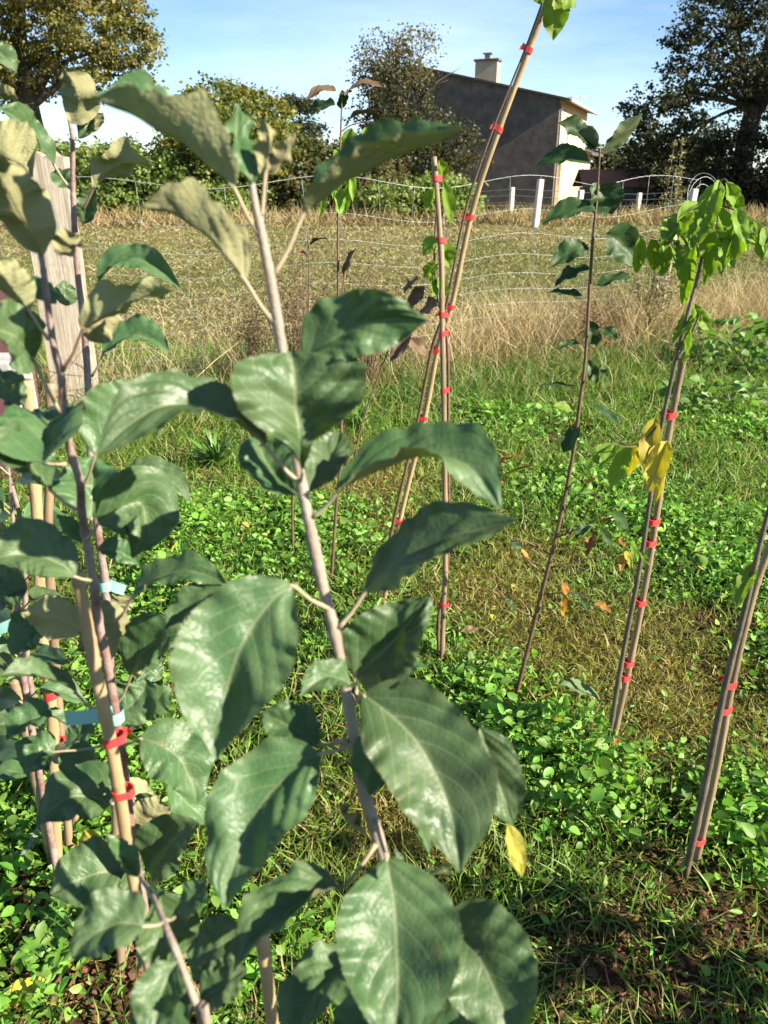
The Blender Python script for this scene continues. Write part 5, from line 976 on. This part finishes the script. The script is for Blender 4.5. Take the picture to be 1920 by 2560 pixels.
def rosette(label, u, v, n, ln, wd, seed, col=(0.075, 0.155, 0.025)):
    b = G(u, v); t = thing('plantain_tuft', label, 'plant', (b[0], b[1], 0)); rr = random.Random(seed)
    me = bpy.data.meshes.new('strap_leaf'); c_ = []
    for k in range(n):
        a = rr.uniform(0, 6.28); el = rr.uniform(.35, 1.25); L_ = ln * rr.uniform(.7, 1.15); p0 = np.array([b[0], b[1], .005]) + [rr.uniform(-.02, .02), rr.uniform(-.02, .02), 0]
        p1 = p0 + np.array([math.cos(a) * math.cos(el), math.sin(a) * math.cos(el), math.sin(el) * .75]) * L_; tn = unit(p1 - p0)
        V, qt, qb, uv, rimi = leaf_np(p0, p1, unit(np.array([-math.cos(a), -math.sin(a), 1.2])), wd, arch=(0, 0, L_ * .1), fold=.4, nx=9, nh=2, serr=0, pk=0, wav=.03, seed=k)
        link('strap_leaf', mesh_np('strap_leaf', V, [qt, qb], [M['strap']], True, uv), t)
M['strap'] = plain('strap_leaf', (0.075, 0.17, 0.025), (0.10, 0.21, 0.035), 20, 0.4)
rosette('tufted ribwort plantain with arching strap leaves near the sleeper post', 545, 1170, 46, .26, .016, 1); rosette('strap-leaved tuft at the foot of the dry weeds', 900, 1075, 36, .24, .016, 2); rosette('small tuft of strap leaves beside the slanting sapling', 1010, 1020, 24, .22, .014, 3)
# lobed thistle rosette at the lower left
def lobed(label, u, v, n, ln, seed):
    b = G(u, v); t = thing('sow_thistle', label, 'plant', (b[0], b[1], 0)); rr = random.Random(seed)
    for k in range(n):
        a = k * 6.283 / n + rr.uniform(-.3, .3); L_ = ln * rr.uniform(.7, 1.1); p0 = np.array([b[0], b[1], .01]); p1 = p0 + [math.cos(a) * L_, math.sin(a) * L_, L_ * rr.uniform(.1, .4)]
        V, qt, qb, uv, rimi = leaf_np(p0, p1, unit(np.array([-.3 * math.cos(a), -.3 * math.sin(a), 1])), L_ * .46, arch=(0, 0, L_ * .12), fold=.2, nx=36, nh=4, serr=.42, teeth=6, pk=.02, wav=.07, seed=seed * 50 + k)
        link('lobed_leaf', mesh_np('lobed_leaf', V, [qt, qb], [M['strap']], True, uv), t)
lobed('lobed sow thistle rosette on the soil below the left saplings', 190, 2340, 9, .12, 5); lobed('small lobed thistle rosette in the clover near the short cane', 745, 2250, 7, .06, 6); lobed('young thistle rosette beside the label-bearing left saplings', 40, 2010, 7, .09, 7)
# fallen leaves
def fallen(label, u, v, L_, ang, mats, roll=(0, 0, 1)):
    b = G(u, v); d = np.array([math.cos(ang), math.sin(ang), 0]) * L_ / 2; c = b + [0, 0, .03]; t = thing('fallen_leaf', label, 'leaf', c)
    leaf(t, c - d, c + d, np.array(roll, float), L_ * .55, mats, fold=.2, curl=.3, nx=20, nh=5, wav=.1, seed=int(u), stalk=c - d * 1.4)
fallen('yellow fallen leaf lying on the weeds behind the rightmost stakes', 1748, 1392, .055, .3, YE, (.1, -.5, 1)); fallen('small yellow fallen leaf beside the rightmost sapling', 1898, 1585, .05, 1.2, YE, (.1, -.6, 1)); fallen('long yellow fallen leaf on the soil under the left saplings', 70, 2505, .085, .5, YE, (0, -.4, 1)); fallen('brown dry fallen leaf at the foot of the left canes', 225, 2270, .08, 1.0, BR, (0, -.4, 1)); fallen('orange fallen leaf in the mown grass below the upright cane', 1175, 1595, .06, .2, BR, (0, -.4, 1))
# white ring and clear plastic strip at the left canes
rp_ = G(143, 2100); wr = thing('white_ring', 'white plastic ring round the foot of a short cane', 'ring', rp_)
V, Fs = tube_np(np.array([rp_ + [.0, .0, .012], rp_ + [0, 0, .032]]), [.026, .026], 20, False); V2, Fs2 = tube_np(np.array([rp_ + [0, 0, .012], rp_ + [0, 0, .032]]), [.022, .022], 20, False)
j = np.arange(20); k = (j + 1) % 20
link('ring_band', mesh_np('ring_band', np.vstack([V, V2]), [np.vstack([Fs[0], Fs2[0][:, ::-1] + 40, np.stack([20 + j, 20 + k, 60 + k, 60 + j], 1), np.stack([k, j, 40 + j, 40 + k], 1)])], WHITE), wr)
m, nt, o = newmat('clear_plastic'); b = N(nt, 'BsdfPrincipled', Roughness=0.12); b.inputs['Base Color'].default_value = (.75, .82, .9, 1); b.inputs['Transmission Weight'].default_value = .75; b.inputs['IOR'].default_value = 1.3; nt.links.new(b.outputs[0], o.inputs[0]); M['clear'] = m
a, c = G(52, 2190) + [0, 0, .03], G(108, 2105) + [0, 0, .05]; ps = thing('plastic_strip', 'crumpled clear plastic strip lying in the weeds at the left canes', 'plastic', a)
V, Fs = tube_np(smooth_path([a, (a + c) / 2 + [.01, 0, .012], c], 6), np.array([.011, .013, .010, .012, .009, .011, .008, .010, .006, .008, .005, .006, .003]), 7); link('plastic_film', mesh_np('plastic_film', V, Fs, M['clear'], False), ps)
# maroon board and white block by the sleeper post
MAR = plain('faded_maroon_paint', (0.17, 0.075, 0.075), (0.12, 0.05, 0.05), 4, 0.7, 0.2, 30)
def board(name, label, cat, u0, v0, u1, v1, Y_, th, mat, tilt=0.0):
    p0 = PY(u0, v0, Y_); p1 = PY(u1, v1, Y_); V, Fq = box_np(p0[0], p1[0], Y_, Y_ + th, 0 if p1[2] < .1 else p1[2], p0[2]); V[:, 1] += (V[:, 2]) * tilt
    t = thing(name, label, cat, (p0[0], Y_, 0)); bevel(link('panel', mesh_np('panel', V, [Fq], mat, False), t), .01); return t
board('maroon_board', 'faded maroon board standing behind the left canes', 'board', -160, 985, 58, 1160, 3.6, .04, MAR)
board('maroon_board', 'second maroon board propped against the sleeper post', 'board', -150, 725, 112, 1120, 4.55, .05, MAR, .03)
BLK = plain('dirty_whitewash', (0.50, 0.49, 0.45), (0.30, 0.29, 0.27), 9, 0.9, 0.5, 40)
board('white_block', 'whitewashed block resting before the maroon boards', 'block', -140, 905, 60, 1100, 4.0, .25, BLK)
# unseen apple saplings, added right of the frame to shade the soil patch
rr = random.Random(77)
def shade_sapling(label, x, y, h, nleaf, seed):
    rr = random.Random(seed); t = thing('apple_sapling', label, 'sapling', (x, y, 0)); stem(t, [np.array([x, y, -.02]), np.array([x + .03, y, h * .4]), np.array([x - .02, y + .02, h * .8]), np.array([x, y, h])], [.011, .009, .006, .003], 'stem')
    for k in range(nleaf):
        z = h * (.18 + .84 * (k + rr.random()) / nleaf); a = k * 2.4 + rr.uniform(-.3, .3); s0 = np.array([x, y, z]); dd = np.array([math.cos(a), math.sin(a), rr.uniform(.1, .5)]); p0 = s0 + dd * .05; p1 = p0 + np.array([math.cos(a), math.sin(a), rr.uniform(-.7, .3)]) * rr.uniform(.08, .12)
        leaf(t, p0, p1, np.array([0, 0, 1.]) + rr.uniform(-.4, .4), rr.uniform(.05, .075), stalk=s0, nx=18, nh=4, fold=.25, seed=seed * 100 + k, arch=(0, 0, .012))
shade_sapling('unseen leafy apple sapling added beside the camera to shade the soil patch', 1.25, .66, .80, 36, 4); shade_sapling('unseen taller apple sapling added further right for shade on the soil', 1.62, .46, .9, 32, 5)
